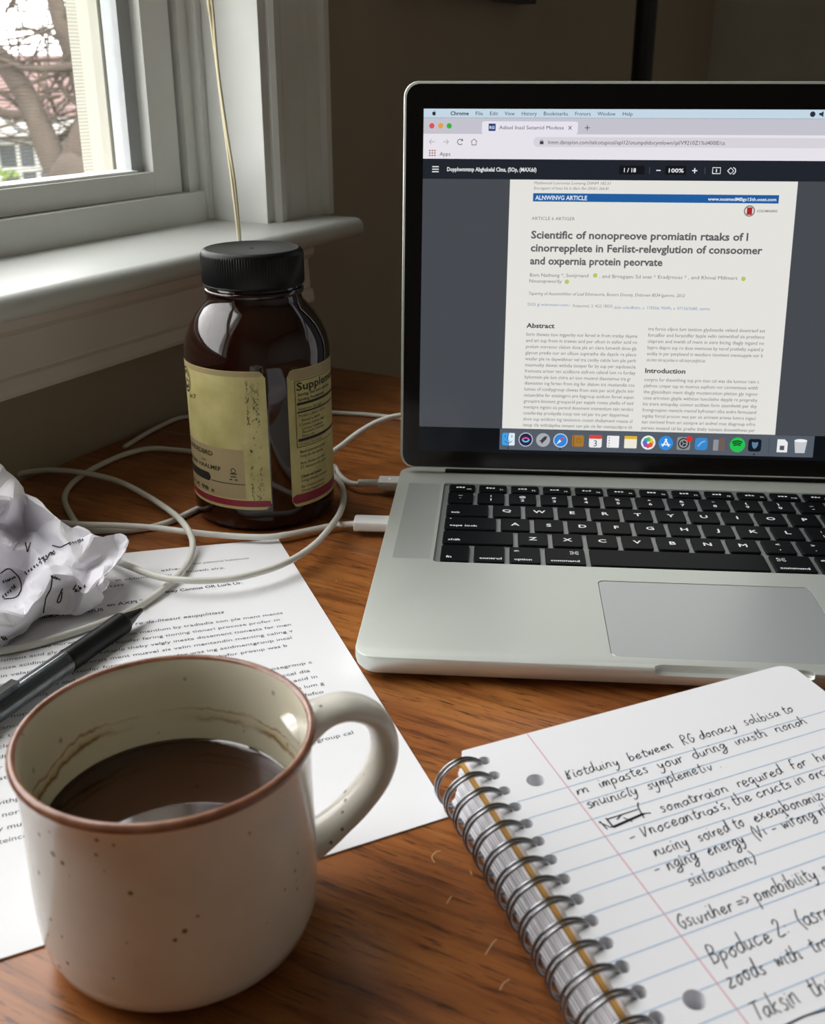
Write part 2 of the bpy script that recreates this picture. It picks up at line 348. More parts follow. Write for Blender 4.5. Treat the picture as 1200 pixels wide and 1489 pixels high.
MB().box(-.642, -.632, .697, .7479, .12, OZ1).box(-.6525, -.6421, .703, .7479, .12, OZ1).box(-.664, -.6545, .701, .7479, .12, OZ1).box(-.70, -.6641, .714, .7479, .12, OZ1).build('outer_stop', OUTW, win)
MB().box(-.70, -.632, OY0+.004, OY0+.04, .12, OZ1).build('outer_stop', WHITE, win)
MB().box(-.76, -.632, OY0, OY1-.005, .118, .150).build('outer_sill', OUTW, win)
MB().box(-.664, -.634, OY0+.04, .70, .665, .70).build('upper_sash_rail', WHITE, win)

# stool (inner sill board) with a rounded nose, apron with mouldings, casing
def extr_y(prof, y0, y1): return MB().loops([[(x, y0, z) for x, z in prof], [(x, y1, z) for x, z in prof]], True, True, True)
zs = .136
nose = [(-.5925, zs), (-.5925, zs-.016), (-.492, zs-.016)]+[(-.492+.008*cos(a), zs-.008+.008*sin(a)) for a in [(-pi/2)+pi*k/8 for k in range(1, 8)]]+[(-.492, zs)]
stool = extr_y(nose, -.30, .818); stool = stool.build('trim_1', WHITE, None, True, auto=40); struct(stool); stool.data.materials[0] = m_paint('sill_paint', 'c6c9c5', .4, 90, .12); tag(stool, 'white window sill board with a rounded nose')
ap = [(-.5499, .1199), (-.5499, .062), (-.530, .062), (-.5295, .0645), (-.531, .073), (-.534, .0745), (-.5335, .077), (-.535, .099), (-.5325, .1005), (-.529, .104), (-.5275, .112), (-.522, .117), (-.514, .1186), (-.513, .1198)]
tr2 = extr_y(ap, -.28, .806).build('trim_2', APRON); struct(tr2); tag(tr2, 'moulded white apron board under the window sill')
def casing(y0, y1, z0, z1, sgn):
    # profile across the width: inner bead, flat with grooves, raised back band
    W = y1-y0; pf = [(0, .0), (0, .018), (.004, .021), (.011, .021), (.014, .016), (.022, .015), (.024, .0135), (.027, .0155), (.048, .0175), (.051, .0155), (.054, .0185), (.066, .0215), (.069, .026), (.0765, .026), (.078, .0235), (.078, 0)]
    L = []
    for z in (z0, z1): L.append([(WX+.0001+t, (y0+W*q/.078) if sgn > 0 else (y1-W*q/.078), z) for q, t in pf])
    return MB().loops(L, True, True, True)
c1 = casing(.757, .835, zs, OZ1, 1).build('trim_3', WHITE); struct(c1); tag(c1, 'fluted white window casing beside the dark wall')
c2 = casing(-.283, -.205, zs, OZ1, -1).build('trim_4', WHITE); struct(c2)
struct(MB().box(WX, WX+.022, -.283, .835, OZ1, OZ1+.08).build('trim_5', WHITE))

# ================================================================== OUTDOORS (seen through the glass)
def far(x, y, d):
    r = ray(x, y); return CP+r*d
GZ = -3.6
gr = MB().box(-60, -.9, -40, 60, GZ-.1, GZ).build('ground', mat('lawn', '3f4828', .95)); gr['kind'] = 'structure'
HOUSE = mat('pale_siding', '76706b', .9); ROOF = mat('faded_red_shingle', '5f4843', .9); HTRIM = mat('house_white_trim', '9d9c98', .7); HGL = mat('house_window_glass', '3a4042', .2)
def house(name, px, top, D, halfw, depth, wallh, roofh, label, cols, wins):
    c = far(px, top, D); base = Vector((c.x, c.y, GZ)); az = math.atan2(-base.y, -base.x)
    t = thing(name, base, label, 'house', az-pi/2+pi)   # local -y faces the camera
    ez = c.z-GZ
    MB().box(-halfw, halfw, 0, depth, 0, ez).build('house_walls', cols[0], t)
    ov = .35
    MB().add([(-halfw-ov, -ov, ez-.1), (halfw+ov, -ov, ez-.1), (halfw+ov, depth/2, ez+roofh), (-halfw-ov, depth/2, ez+roofh), (-halfw-ov, depth+ov, ez-.1), (halfw+ov, depth+ov, ez-.1),
              (-halfw-ov, -ov, ez-.25), (halfw+ov, -ov, ez-.25), (halfw+ov, depth+ov, ez-.25), (-halfw-ov, depth+ov, ez-.25)],
             [(0, 1, 2, 3), (3, 2, 5, 4), (6, 7, 1, 0), (0, 3, 4, 9, 6), (1, 7, 8, 5, 2), (4, 5, 8, 9), (9, 8, 7, 6)]).build('roof', cols[1], t)
    MB().box(-halfw-ov, halfw+ov, -ov-.03, -ov-.001, ez-.30, ez-.08).build('eaves_board', cols[2], t)
    for x0, x1, z0, z1 in wins:
        z0 += ez; z1 += ez
        f = MB(); wd = .06
        f.box(x0-wd, x0, -.06, -.001, z0-wd, z1+wd).box(x1, x1+wd, -.06, -.001, z0-wd, z1+wd).box(x0, x1, -.06, -.001, z1, z1+wd).box(x0, x1, -.06, -.001, z0-wd, z0)
        n = max(1, round((x1-x0)/.24))
        for k in range(1, n): xx = x0+(x1-x0)*k/n; f.box(xx-.025, xx+.025, -.06, -.001, z0, z1)
        f.box(x0, x1, -.05, -.001, (z0+z1)/2-.03, (z0+z1)/2+.03)
        fo = f.build('window_frame', cols[2], t); MB().box(x0, x1, -.02, -.001, z0, z1).build('window_pane', HGL, fo)
    return t
house('neighbour_house', -20, 158, 13.0, 1.25, 5, 3, .62, 'pale house with a faded red shingle roof behind the bare tree', (HOUSE, ROOF, HTRIM), [(.08, .72, -1.0, -.42), (-.95, -.3, -1.0, -.42)])
house('far_house', 190, 150, 21.0, 2.4, 5, 3, .9, 'brownish house further off behind the tree branches', (mat('tan_siding', '7a6254', .9), mat('brown_roof', '4f3f38', .9), HTRIM), [(-1.4, -.8, -1.6, -.5), (-2.2, -1.75, -1.9, -.9)])
BARK = mat('grey_brown_bark', '463d35', .95)
tb = far(60, 150, 6.2)
tree = thing('bare_tree', (tb.x-.15, tb.y, GZ), 'bare leafless tree outside the window', 'tree'); org = tree.location
LIMBS = []
def limb(pts, d, r0, r1, name='branch', sg=8):
    P = spline([far(x, y, dd) for x, y, dd in [(p+(d,))[:3] for p in pts]], 5); n = len(P)
    R = [r0+(r1-r0)*i/(n-1) for i in range(n)]; LIMBS.extend(P)
    R = [r*(1+.12*noise.noise(P[i]*3)) for i, r in enumerate(R)]
    MB().tube(P, R, sg).build(name, BARK, tree, True, org)
tr_pts = [Vector((tree.location.x, tree.location.y, GZ-.05)), far(120, 330, 6.2), far(92, 262, 6.2)]
MB().tube(spline(tr_pts, 8), .095, 10).build('trunk', BARK, tree, True, org)
limb([(92, 262), (70, 215), (52, 170), (30, 125), (-12, 70), (-50, 30)], 6.2, .085, .05)
limb([(92, 262), (112, 215), (128, 160), (110, 90), (88, 30), (74, -30)], 6.2, .075, .05)
limb([(52, 170), (20, 168), (-20, 160)], 6.2, .035, .02); limb([(110, 95), (70, 100), (30, 98), (-10, 80)], 6.1, .025, .012)
limb([(128, 160), (100, 140), (78, 110)], 6.2, .02, .01); limb([(70, 215), (110, 180), (150, 120)], 6.3, .022, .012)
rt = random.Random(3)
for i in range(170):
    P0 = rt.choice(LIMBS[:3000]); d = rt.uniform(5.9, 7.2) if i % 3 else 6.2
    R_ = Vector((cos(HEAD), sin(HEAD), 0)); L = rt.uniform(.2, .8); a = rt.uniform(-.4, 3.5); k = rt.uniform(-.35, .35); fw = Vector((-sin(HEAD), cos(HEAD), 0))*rt.uniform(-.5, .8)
    q1 = P0+(R_*cos(a)+Vector((0, 0, sin(a)))+fw)*L*.5; q2 = q1+(R_*cos(a+k)+Vector((0, 0, sin(a+k)))+fw)*L*.6
    P = spline([P0, q1, q2], 4); LIMBS += P[4:6]
    r0 = rt.uniform(.004, .011); MB().tube(P, [r0+(.002-r0)*q/(len(P)-1) for q in range(len(P))], 5).build('twig', BARK, tree, True, org)
def bush(px, py, D, rr, label, col):
    c = far(px, py, D); t = thing('green_bush', (c.x, c.y, GZ), label, 'bush'); rb = random.Random(int(px)+9); mb = MB()
    for i in range(2200):
        a, bq, u = rb.uniform(0, 2*pi), rb.uniform(-.2, 1), rb.random()**.33; q = math.sqrt(max(0, 1-bq*bq))
        p = Vector((cos(a)*q*rr*u, sin(a)*q*rr*u, (c.z-GZ)*(.35+.65*bq*u))); s = rr*.09
        n1 = Vector((rb.gauss(0, 1), rb.gauss(0, 1), rb.gauss(0, 1))).normalized(); n2 = n1.orthogonal().normalized()
        mb.add([p-n1*s, p+n2*s*.5, p+n1*s, p-n2*s*.5], [(0, 1, 2, 3)])
    lf = mb.build('foliage', col, t); lf['kind'] = 'stuff'
    MB().tube([(0, 0, 0), (.05, 0, (c.z-GZ)*.6)], .05, 8).build('stem', BARK, t)
bush(4, 232, 10.5, .42, 'bright green bush below the window of the pale house', mat('spring_leaves', '5a7020', .8))

# ================================================================== DESK
DX0, DX1, DY0, DY1 = WX+.001, 1.0, -.12, .82
desk = thing('desk', (.2, .35, FZ), 'orange brown wooden desk pushed against the window wall', 'desk'); dorg = Vector((.2, .35, FZ))
prof = [(.004, 0), (.001, -.0015), (0, -.005), (0, -.024), (.004, -.028)]
L = [[(x, y, z) for x, y in rrect(DX0+i, DX1-i, DY0+i, DY1-i, .004, 3)] for i, z in prof]
mb = MB().loops([list(reversed(l)) for l in L], True, True, True); mb.build('tabletop', m_wood(), desk, False, dorg)
LEGW = mat('desk_leg_wood', '5a3015', .4)
for x in (DX0+.06, DX1-.06):
    for y in (DY0+.06, DY1-.06): MB().box(x-.025, x+.025, y-.025, y+.025, FZ, -.0281).build('leg', LEGW, desk, False, dorg)
MB().box(DX0+.09, DX1-.09, DY0+.05, DY0+.07, -.11, -.0281).build('rail', LEGW, desk, False, dorg)
MB().box(DX0+.09, DX1-.09, DY1-.07, DY1-.05, -.11, -.0281).build('rail', LEGW, desk, False, dorg)

SCR = mat('pale_scratch', 'c9a27a', .6)
for P in ([(632, 1254), (628, 1246), (634, 1239), (641, 1237)], [(650, 1314), (653, 1308), (657, 1303)], [(727, 1440), (732, 1430), (741, 1424)], [(684, 1266), (686, 1272)], [(488, 846), (490, 844)], [(706, 1388), (716, 1372), (722, 1366)], [(1008, 1024), (1020, 1018)]):
    MB().ribbon(spline([onz(x, y, .00008) for x, y in P], 4), .00035).build('scratch', SCR, desk, False, dorg)

# ================================================================== LAPTOP
LR = .411
def lapw(x, y, z=0):
    dx, dy = (x-59.24)/1000, (y+411.36)/1000; return Vector((cos(LR)*dx-sin(LR)*dy, sin(LR)*dx+cos(LR)*dy, .013+z/1000))
o0 = lapw(0, 0); lap = thing('laptop', (o0.x, o0.y, 0), 'open silver laptop with black keys and an article on screen', 'laptop', LR)
BW, BD = 330.0, 247.0
mmv = lambda x, y, z: (x/1000, y/1000, .013+z/1000)
kw = (29.4, 306.0, 101.6, 219.0); tp = (114.8, 219.8, 9.4, 85.4)
prof = [(.7, 0), (.25, -.15), (0, -.7), (0, -4.5), (.5, -6.8), (2.2, -9.2), (5.5, -10.8), (12, -11.5)]
mb = MB()
outl = lambda i: rrect(i, BW-i, i, BD-i, max(10-i*.6, 2), 8)
mb.loops([[mmv(x, y, z) for x, y in reversed(outl(i))] for i, z in prof], True, False, True)
wl = rrect(*kw, 2.5, 4); tl = rrect(tp[0]-.35, tp[1]+.35, tp[2]-.35, tp[3]+.35, 3.2, 4)
mb.poly([outl(.7), wl[::-1], tl[::-1]], lambda a, b: mmv(a, b, 0))
mb.loops([[mmv(x, y, z) for x, y in wl] for z in (0, -1.4)], True); mb.loops([[mmv(x, y, z) for x, y in tl] for z in (0, -1.4)], True)
mb.poly([wl], lambda a, b: mmv(a, b, -1.4)); mb.poly([tl], lambda a, b: mmv(a, b, -1.4))
body = mb.build('base', ALU, lap, True, auto=28)
# finger notch scooped out of the front edge
bm = bmesh.new(); bm.from_mesh(body.data); bmesh.ops.remove_doubles(bm, verts=bm.verts, dist=1e-6); bm.to_mesh(body.data); bm.free()
cut = MB(); nx0, nx1 = 166.5-34, 166.5+34
prf = [(-8, 1.0), (-8, -3.6), (0, -3.6), (2.2, -3.0), (3.2, -1.6), (3.4, 1.0)]
ends = [(nx0, .35), (nx0+1.2, .7), (nx0+3.5, 1), (nx1-3.5, 1), (nx1-1.2, .7), (nx1, .35)]
cut.loops([[mmv(x, -8+(y+8)*(.75+.25*k) if y > -8 else y, z if z > 0 else -1.7+(z+1.7)*k) for y, z in prf] for x, k in ends], True, True, True)
cutter = cut.build('cutter', ALU, lap)
bm = bmesh.new(); bm.from_mesh(cutter.data); bmesh.ops.recalc_face_normals(bm, faces=bm.faces); bm.to_mesh(cutter.data); bm.free()
md = body.modifiers.new('notch', 'BOOLEAN'); md.operation = 'DIFFERENCE'; md.solver = 'EXACT'; md.object = cutter
dg = bpy.context.evaluated_depsgraph_get(); nm = bpy.data.meshes.new_from_object(body.evaluated_get(dg)); body.modifiers.clear()
if len(nm.polygons) > 50: body.data = nm; nm.name = 'base'
for p_ in body.data.polygons: p_.use_smooth = abs(p_.normal.z) < .97
body.data.set_sharp_from_angle(angle=math.radians(25))
cm = cutter.data; bpy.data.objects.remove(cutter); bpy.data.meshes.remove(cm)
WELL = mat('keyboard_well_aluminium', 'a9adaa', .45, metal=.7)
MB().poly([rrect(kw[0]+.1, kw[1]-.1, kw[2]+.1, kw[3]-.1, 2.5, 4)], lambda a, b: mmv(a, b, -1.35)).build('keyboard_well', WELL, lap)
L = [[mmv(x, y, z) for x, y in rrect(tp[0]+i, tp[1]-i, tp[2]+i, tp[3]-i, 2.8, 5)] for i, z in ((0, -1.3), (0, -.35), (.2, -.2))]
MB().loops(L, True, False, True).build('trackpad', mat('trackpad_glass', 'c6caca', .38, metal=.55), lap)
# speaker grille beside the keys
def m_grille():
    m = mat('perforated_aluminium', 'c3c8c2', .45, metal=.7); g = N(m); co = g.coord((1000, 1000, 1000))
    v = g.n('ShaderNodeTexVoronoi'); v.inputs['Scale'].default_value = .95; v.inputs['Randomness'].default_value = 0.; g.l(co, v.inputs['Vector'])
    g.color(g.ramp(v.outputs['Distance'], [(.20, '6d706e'), (.30, 'd3d8d2')])); return m
for x0 in (7.5, BW-27.5): MB().poly([rrect(x0, x0+20, 105, 217, .6, 2)], lambda a, b: mmv(a, b, .03)).build('speaker_grille', m_grille(), lap)
for x, y in ((18, 18), (BW-18, 18), (18, BD-22), (BW-18, BD-22)): MB().lathe([(0, 0), (.006, 0), (.007, .0006), (.007, .0022), (0, .0022)], 20, (x/1000, y/1000)).build('rubber_foot', BLACK, lap, True, auto=40)
# keys
U = 19.05; K0 = 30.5
rows = [((103.2, 123.6), [('fn', 1, 'fn'), ('control', 1, 'w'), ('option', 1, 'alt'), ('command', 1.25, 'cmdl'), ('', 5, ''), ('command', 1.25, 'cmdr'), ('option', 1, 'alt'), ('', 1, ''), ('', 1, ''), ('', 1, '')]),
        ((126.4, 143.7), [('shift', 2.25, 'w')]+[(c, 1, 'L') for c in 'ZXCVBNM']+[('<,', 1, 'two'), ('>.', 1, 'two'), ('?/', 1, 'two'), ('shift', 2.25, 'w')]),
        ((146.2, 163.6), [('caps lock', 1.75, 'caps')]+[(c, 1, 'L') for c in 'ASDFGHJKL']+[(':;', 1, 'two'), ('"\'', 1, 'two'), ('return', 1.75, 'w')]),
        ((166.2, 183.4), [('tab', 1.5, 'w')]+[(c, 1, 'L') for c in 'QWERTYUIOP']+[('{[', 1, 'two'), ('}]', 1, 'two'), ('|\\', 1, 'two')]),
        ((186.7, 203.3), [('~`', 1, 'two')]+[(a+c, 1, 'two') for a, c in zip('!@#$%^&*()_+', '1234567890-=')]+[('delete', 1.5, 'w')]),
        ((206.0, 216.6), [('esc', 14.5/14, 'f')]+[('F%d' % k, 14.5/14, 'f') for k in range(1, 13)]+[('', 14.5/14, '')])]
_km = {}
def key_mesh(wd, dp):
    kk = (round(wd, 2), round(dp, 2))
    if kk not in _km:
        m_ = MB(); L = [[(x/1000, y/1000, z/1000) for x, y in rrect(i, wd-i, i, dp-i, 1.3, 3)] for i, z in ((.1, 0), (0, 1.2), (.25, 1.5), (.6, 1.6))]
        m_.loops(L, True, False, True); me = bpy.data.meshes.new('key'); me.from_pydata(m_.v, [], m_.f); me.materials.append(KEYM); _km[kk] = me
    return _km[kk]
for (y0, y1), ks in rows:
    x = 0.0
    for nm_, wu, kind in ks:
        xa, xb = K0+x*U+1.3, K0+(x+wu)*U-1.3; x += wu
        if x == wu: xa = 33.0
        if x > 14.4: xb = min(xb, 303.6)
        o = bpy.data.objects.new('key', key_mesh(xb-xa, y1-y0)); COL.objects.link(o); o.parent = lap; o.location = mmv(xa, y0, -1.3)
        wd, dp = xb-xa, y1-y0; t = MB(); f = lambda a, b: (a/1000, b/1000, .00163)
        if kind == 'L': text(t, nm_, f, wd/2, dp/2-1.9, 5.8, 'b', align='c', sx=1.15)
        elif kind == 'two': text(t, nm_[0], f, wd/2, dp/2+1.3, 4.2, 'b', align='c'); text(t, nm_[1], f, wd/2, dp/2-4.4, 4.6, 'b', align='c')
        elif kind == 'f':
            text(t, nm_, f, wd-2, 2.2, 2.3, 'b', align='r')
            rk = random.Random(nm_)
            for q in range(3): t.add([f(4.5+q*1.9, 4.4), f(5.9+q*1.9, 4.4), f(5.9+q*1.9, 5.6+rk.random()), f(4.5+q*1.9, 5.6+rk.random())], [(0, 1, 2, 3)])
        elif kind == 'w': text(t, nm_, f, 3, 3.2, 3.5, 'b', sx=1.15)
        elif kind == 'fn': text(t, nm_, f, 3, 3.6, 3.6, 'b', sx=1.15)
        elif kind == 'caps': text(t, nm_, f, 3, 3.6, 3.5, 'b', sx=1.2); t.add([f(a, b) for a, b in circ2(3.2, 14.6, .5, 10)], [tuple(range(10))])
        elif kind == 'alt': text(t, 'alt', f, 2.4, 14.2, 2.8, 'b'); text(t, nm_, f, 2.4, 3.2, 3.3, 'b', sx=1.1)
        elif kind in ('cmdl', 'cmdr'):
            text(t, nm_, f, wd/2-8.0, 3.2, 3.3, 'b', width=15.5)
            cx = wd-5.5 if kind == 'cmdl' else 5.5                      # looped square sign
            for sx in (-1, 1):
                for sy in (-1, 1):
                    t.ribbon([f(cx+sx*1.45+.75*cos(2*pi*k/10), 14.6+sy*1.3+.7*sin(2*pi*k/10)) for k in range(11)], .00035)
            for d in (-.75, .75): t.ribbon([f(cx-1.4, 14.6+d), f(cx+1.4, 14.6+d)], .00035); t.ribbon([f(cx+d, 13.2), f(cx+d, 16)], .00035)
        if t.f: t.build('key_legend', LEG, o)
# hinge bar and lid
la = .162; HY, HZ = 235.0, -1.3
def lidp(x, s, n=0.): return mmv(x, HY+s*sin(la)-n*cos(la), HZ+s*cos(la)+n*sin(la))
MB().loops([[mmv(x, 241+5.2*cos(a), -3.0+4.2*sin(a)) for a in [2*pi*k/20 for k in range(20)]] for x in (29, BW-29)], True, True, True).build('hinge_cover', mat('hinge_black', '08080a', .5), lap, True, auto=40)
lo_, hi_ = 5.0, 239.0
ol = lambda i: rrect(i, BW-i, lo_+i*.5, hi_-i, 9-i*.5, 8)
L = [[lidp(a, b_, n) for a, b_ in ol(i)] for i, n in ((5, -5.2), (1.2, -4.6), (.1, -3.0), (0, -.4), (.35, 0.05), (1.5, .05), (1.55, -.3))]
MB().loops(L, True, True, True).build('lid', ALU, lap, True, auto=30)
MB().loops([[lidp(a, b_, n) for a, b_ in ol(1.6)] for n in (-.3, -.02)], True, False, True).build('bezel', mat('bezel_glass', '020203', .09, spec=.4), lap)
# display and what it shows (display coordinates: x from laptop side, s from hinge, mm)
SX0, SX1, SB, ST = 12.0, 318.0, 16.2, 223.4
def rect(x0, x1, s0, s1, n, r=0.):
    q = rrect(x0, x1, s0, s1, r, 4) if r else [(x0, s0), (x1, s0), (x1, s1), (x0, s1)]
    return MB().add([lidp(a, b_, n) for a, b_ in q], [tuple(range(len(q)))])
def F(n): return lambda a, b_: lidp(a, b_, n)
disp = rect(SX0, SX1, SB, ST, .0).build('display', em('0a1119', .6), lap)
def ui(mb, name, c, s=1.0): return mb.build(name, em(c, s), disp)
GREYBG = '45494f'
ui(rect(SX0, SX1, 218.4, ST, .03), 'menu_bar', 'c3d6e4')
ui(rect(SX0, SX1, 209.2, 218.3, .03), 'tab_strip', 'c3c2cd')
ui(rect(47, 104, 209.2, 216.4, .05, 1.4), 'browser_tab', 'e6e2ec')
ui(rect(SX0, SX1, 194.9, 209.2, .035), 'address_strip', 'e6e2ea')
ui(rect(78, 305, 202.0, 207.6, .05, 2.6), 'address_field', 'd6d2da')
ui(rect(SX0, SX1, 183.3, 194.9, .03), 'viewer_toolbar', '1d222b')
ui(rect(SX0, SX1, 31.8, 183.3, .03), 'viewer_background', GREYBG)
ui(rect(64.8, 234.6, 31.9, 183.2, .06), 'article_page', 'e3e2dd')
ui(rect(63.4, 258.8, 18.2, 31.7, .06), 'dock_bar', '535b66')
t = MB(); x = 28.0
for s_, wg, wd in (('Chrome', 'b', 11), ('File', 'r', 4.6), ('Edit', 'r', 5), ('View', 'r', 6), ('History', 'r', 9.2), ('Bookmarks', 'r', 14.6), ('Fronors', 'r', 9.4), ('Window', 'r', 10.6), ('Help', 'r', 6.2)):
    text(t, s_, F(.06), x, 219.8, 3.0, wg, width=wd); x += wd+3.9
for c in ((239.5, 220.9),): t.add([lidp(a, b_, .06) for a, b_ in circ2(*c, 1.55)], [tuple(range(20))])
t.add([lidp(*p, .06) for p in ((243.2, 220.3), (244.2, 220.3), (245.6, 219.3), (245.6, 222.6), (244.2, 221.6), (243.2, 221.6))], [tuple(range(6))])
NRM = Vector((0, -cos(la), sin(la)))
def arc(mb, cx, cy, r, a0, a1, wd, n=.06, k=10): return mb.ribbon([lidp(cx+r*cos(a0+(a1-a0)*i/k), cy+r*sin(a0+(a1-a0)*i/k), n) for i in range(k+1)], wd/1000, NRM)
def line(mb, P, wd, n=.06): return mb.ribbon([lidp(a, b_, n) for a, b_ in P], wd/1000, NRM)
arc(t, 246, 221, 1.2, -.9, .9, .25); line(t, [(250.6, 219.4), (253.4, 222.4)], .3); arc(t, 252, 221, 1.1, 0, 2*pi, .22)
# fruit-shaped menu emblem
ap_ = [(0, 1.0), (.5, 1.15), (1.05, .9), (.85, .35), (1.1, -.25), (.6, -1.05), (0, -.9), (-.6, -1.05), (-1.1, -.1), (-.95, .85), (-.4, 1.15)]
ap_ = [(p.x, p.y) for p in spline([(a, b_, 0) for a, b_ in ap_], 3, True)]
t.poly([[(18.2+a*.95, 220.6+b_*1.0) for a, b_ in ap_]], F(.06)); t.add([lidp(18.2+a, 220.6+b_, .06) for a, b_ in ((.05, 1.3), (.5, 1.5), (.75, 2.0), (.3, 1.8))], [(0, 1, 2, 3)])
ui(t, 'menu_text', '23303c')
for xx, c in ((17.0, 'd8505a'), (22.3, 'e3a03c'), (27.4, '3cae3a')): ui(MB().add([lidp(a, b_, .06) for a, b_ in circ2(xx, 213.7, 1.55)], [tuple(range(20))]), 'window_button', c)
ui(rect(51.0, 55.2, 210.9, 215.1, .07, .3), 'tab_emblem', '27407e'); ui(text(MB(), 'RG', F(.09), 51.4, 212.1, 2.4, 'b'), 'tab_emblem_letters', 'dfe4f2')
t = MB(); text(t, 'Adisel Inasl Setamid Modese', F(.08), 57.3, 211.9, 3.0, width=38.5); line(t, [(98.4, 211.8), (100.3, 213.9)], .35, .08); line(t, [(98.4, 213.9), (100.3, 211.8)], .35, .08)
line(t, [(108, 212.9), (111, 212.9)], .4); line(t, [(109.5, 211.4), (109.5, 214.4)], .4)
text(t, 'hmm.dansyion.com/telcotupiosl/epl12/otumpdidocymlown/ipl/V9210Z1%d400lE/cs', F(.08), 86.5, 203.6, 3.2, width=104, shear=.06)
t.add([lidp(a, b_, .08) for a, b_ in ((81.8, 203.5), (84, 203.5), (84, 205.2), (81.8, 205.2))], [(0, 1, 2, 3)]); arc(t, 82.9, 205.2, .7, 0, pi, .3, .08)
arc(t, 34.2, 204.6, 1.6, .6, 5.6, .4); line(t, [(35.4, 206.4), (35.8, 205.2), (34.6, 205.3)], .4)
line(t, [(40.6, 204.6), (42.5, 206.4), (44.4, 204.6)], .4); line(t, [(41.2, 204.4), (41.2, 202.9), (43.8, 202.9), (43.8, 204.4)], .4)
text(t, 'Apps', F(.06), 22, 196.6, 3.2); ui(t, 'browser_text', '3b3a44')
t = MB(); line(t, [(15.6, 204.6), (18.8, 204.6)], .35); line(t, [(17, 206), (15.6, 204.6), (17, 203.2)], .35); line(t, [(24, 204.6), (27.2, 204.6)], .35); line(t, [(25.8, 206), (27.2, 204.6), (25.8, 203.2)], .35); ui(t, 'arrow_buttons', '9a98a4')
t = MB()
for i in range(3):
    for j in range(3): t.add([lidp(a, b_, .06) for a, b_ in ((15.6+i*1.5, 196.4+j*1.4), (16.5+i*1.5, 196.4+j*1.4), (16.5+i*1.5, 197.2+j*1.4), (15.6+i*1.5, 197.2+j*1.4))], [(0, 1, 2, 3)])
ui(t, 'apps_grid', '9a6a62')
for x0, x1 in ((129.5, 144.5), (156.8, 169)): ui(rect(x0, x1, 186.6, 191.6, .045), 'number_field', '0d1016')
t = MB(); text(t, 'Dopphwnmtnp Abghskelal Clms, (SOp, (MAXdd)', F(.07), 26.5, 187.8, 3.3, 'b', width=54)
for k in range(3): line(t, [(17.6, 187.4+k*1.45), (21.6, 187.4+k*1.45)], .6, .07)
text(t, '1 / 18', F(.07), 131.8, 187.9, 3.3, 'b'); text(t, '100%', F(.07), 158, 187.9, 3.2, 'b', width=9.6)
line(t, [(151.5, 189), (154, 189)], .6, .07); line(t, [(172.5, 189), (175.5, 189)], .6, .07); line(t, [(174, 187.5), (174, 190.5)], .6, .07)
line(t, [(184.5, 187.4), (189, 187.4), (189, 190.8), (184.5, 190.8), (184.5, 187.4)], .5, .07); line(t, [(186.7, 188.2), (186.7, 190)], .6, .07)
line(t, [(193.2, 189), (195, 190.8), (196.8, 189), (195, 187.2), (193.2, 189)], .5, .07); arc(t, 196, 189, 1.9, -1.4, 1.4, .5, .07); ui(t, 'toolbar_text', 'e6e8ea')
t = MB(); line(t, [(147.5, 187.2), (147.5, 190.8)], .25, .07); line(t, [(180, 187.2), (180, 190.8)], .25, .07); ui(t, 'toolbar_divider', '5a616c')
# the article
ui(rect(79.0, 224.4, 170.6, 175.4, .09), 'article_banner', '1d5c9e')
ui(text(text(MB(), 'ALNWINVG ARTICLE', F(.11), 80.4, 171.6, 3.6, 'b', width=31), 'www.nosmedMBgs15th.oost.com', F(.11), 223, 172.0, 2.6, 'b', align='r', width=40), 'banner_text', 'dfe8f2')
t = MB(); text(t, 'Maldavosal Loarisetas Lomamg D0NM 182.51', F(.09), 79.2, 180.6, 2.3, width=46, shear=.15); text(t, 'Encregsant of Intec kls ls dlart: fbn GIN51 366.81', F(.09), 79.2, 177.6, 2.3, width=45, shear=.15)
text(t, 'ARTICLE 6 ARTIGER', F(.09), 78.6, 159.8, 2.7, width=26, sx=1.); ui(t, 'small_print', '77777a')
t = MB(); text(t, 'Scientific of nonopreove promiatin rtaaks of l', F(.09), 78.6, 149.0, 6.3, 'k', width=130); text(t, 'cinorrepplete in Feriist-relevglution of consoomer', F(.09), 78.6, 141.3, 6.3, 'k', width=138.5); text(t, 'and oxpernia protein peorvate', F(.09), 78.6, 133.6, 6.3, 'k', width=80)
ui(t, 'article_title', '5f5f62')
t = MB(); text(t, 'Bom Nathong *, Sonijrnand', F(.09), 78.6, 126.2, 3.0, width=36); text(t, ', and Brnagqeu Sd snat * Eradjrnoas * , and Khioal Millmert', F(.09), 121, 126.0, 3.0, width=83); text(t, 'Noonqnworlly', F(.09), 78.4, 122.6, 3.0, width=20)
text(t, 'Tapering of Assomnthlion of Leaf Ethersovrts, Bonern Dnonty, Dnbonen 8534 lgamrns, 2012', F(.09), 78.2, 115.2, 2.7, width=95, shear=.18); ui(t, 'author_lines', '707072')
for xx, ss in ((118.5, 127.4), (207.5, 126.6), (101.5, 123.4)): ui(MB().add([lidp(a, b_, .09) for a, b_ in circ2(xx, ss, 1.35, 14)], [tuple(range(14))]), 'round_badge', 'b5c56a')
ui(text(MB(), 'gl wnknmssm.cosm.i', F(.09), 84, 108.6, 2.6, width=20), 'link_text', '6f93b8'); ui(text(MB(), 'doln otlsn8tdns, s. 170566; 9549s, s. 07156/5680, samns', F(.09), 131, 107.6, 2.6, width=58), 'link_text', '6f93b8')
ui(text(text(MB(), 'DOI', F(.09), 78, 108.6, 2.6, width=5), '. Rseasomal, 3, 4G2 18050,', F(.09), 104.5, 108.2, 2.6, width=26), 'reference_text', '8a8a8c')
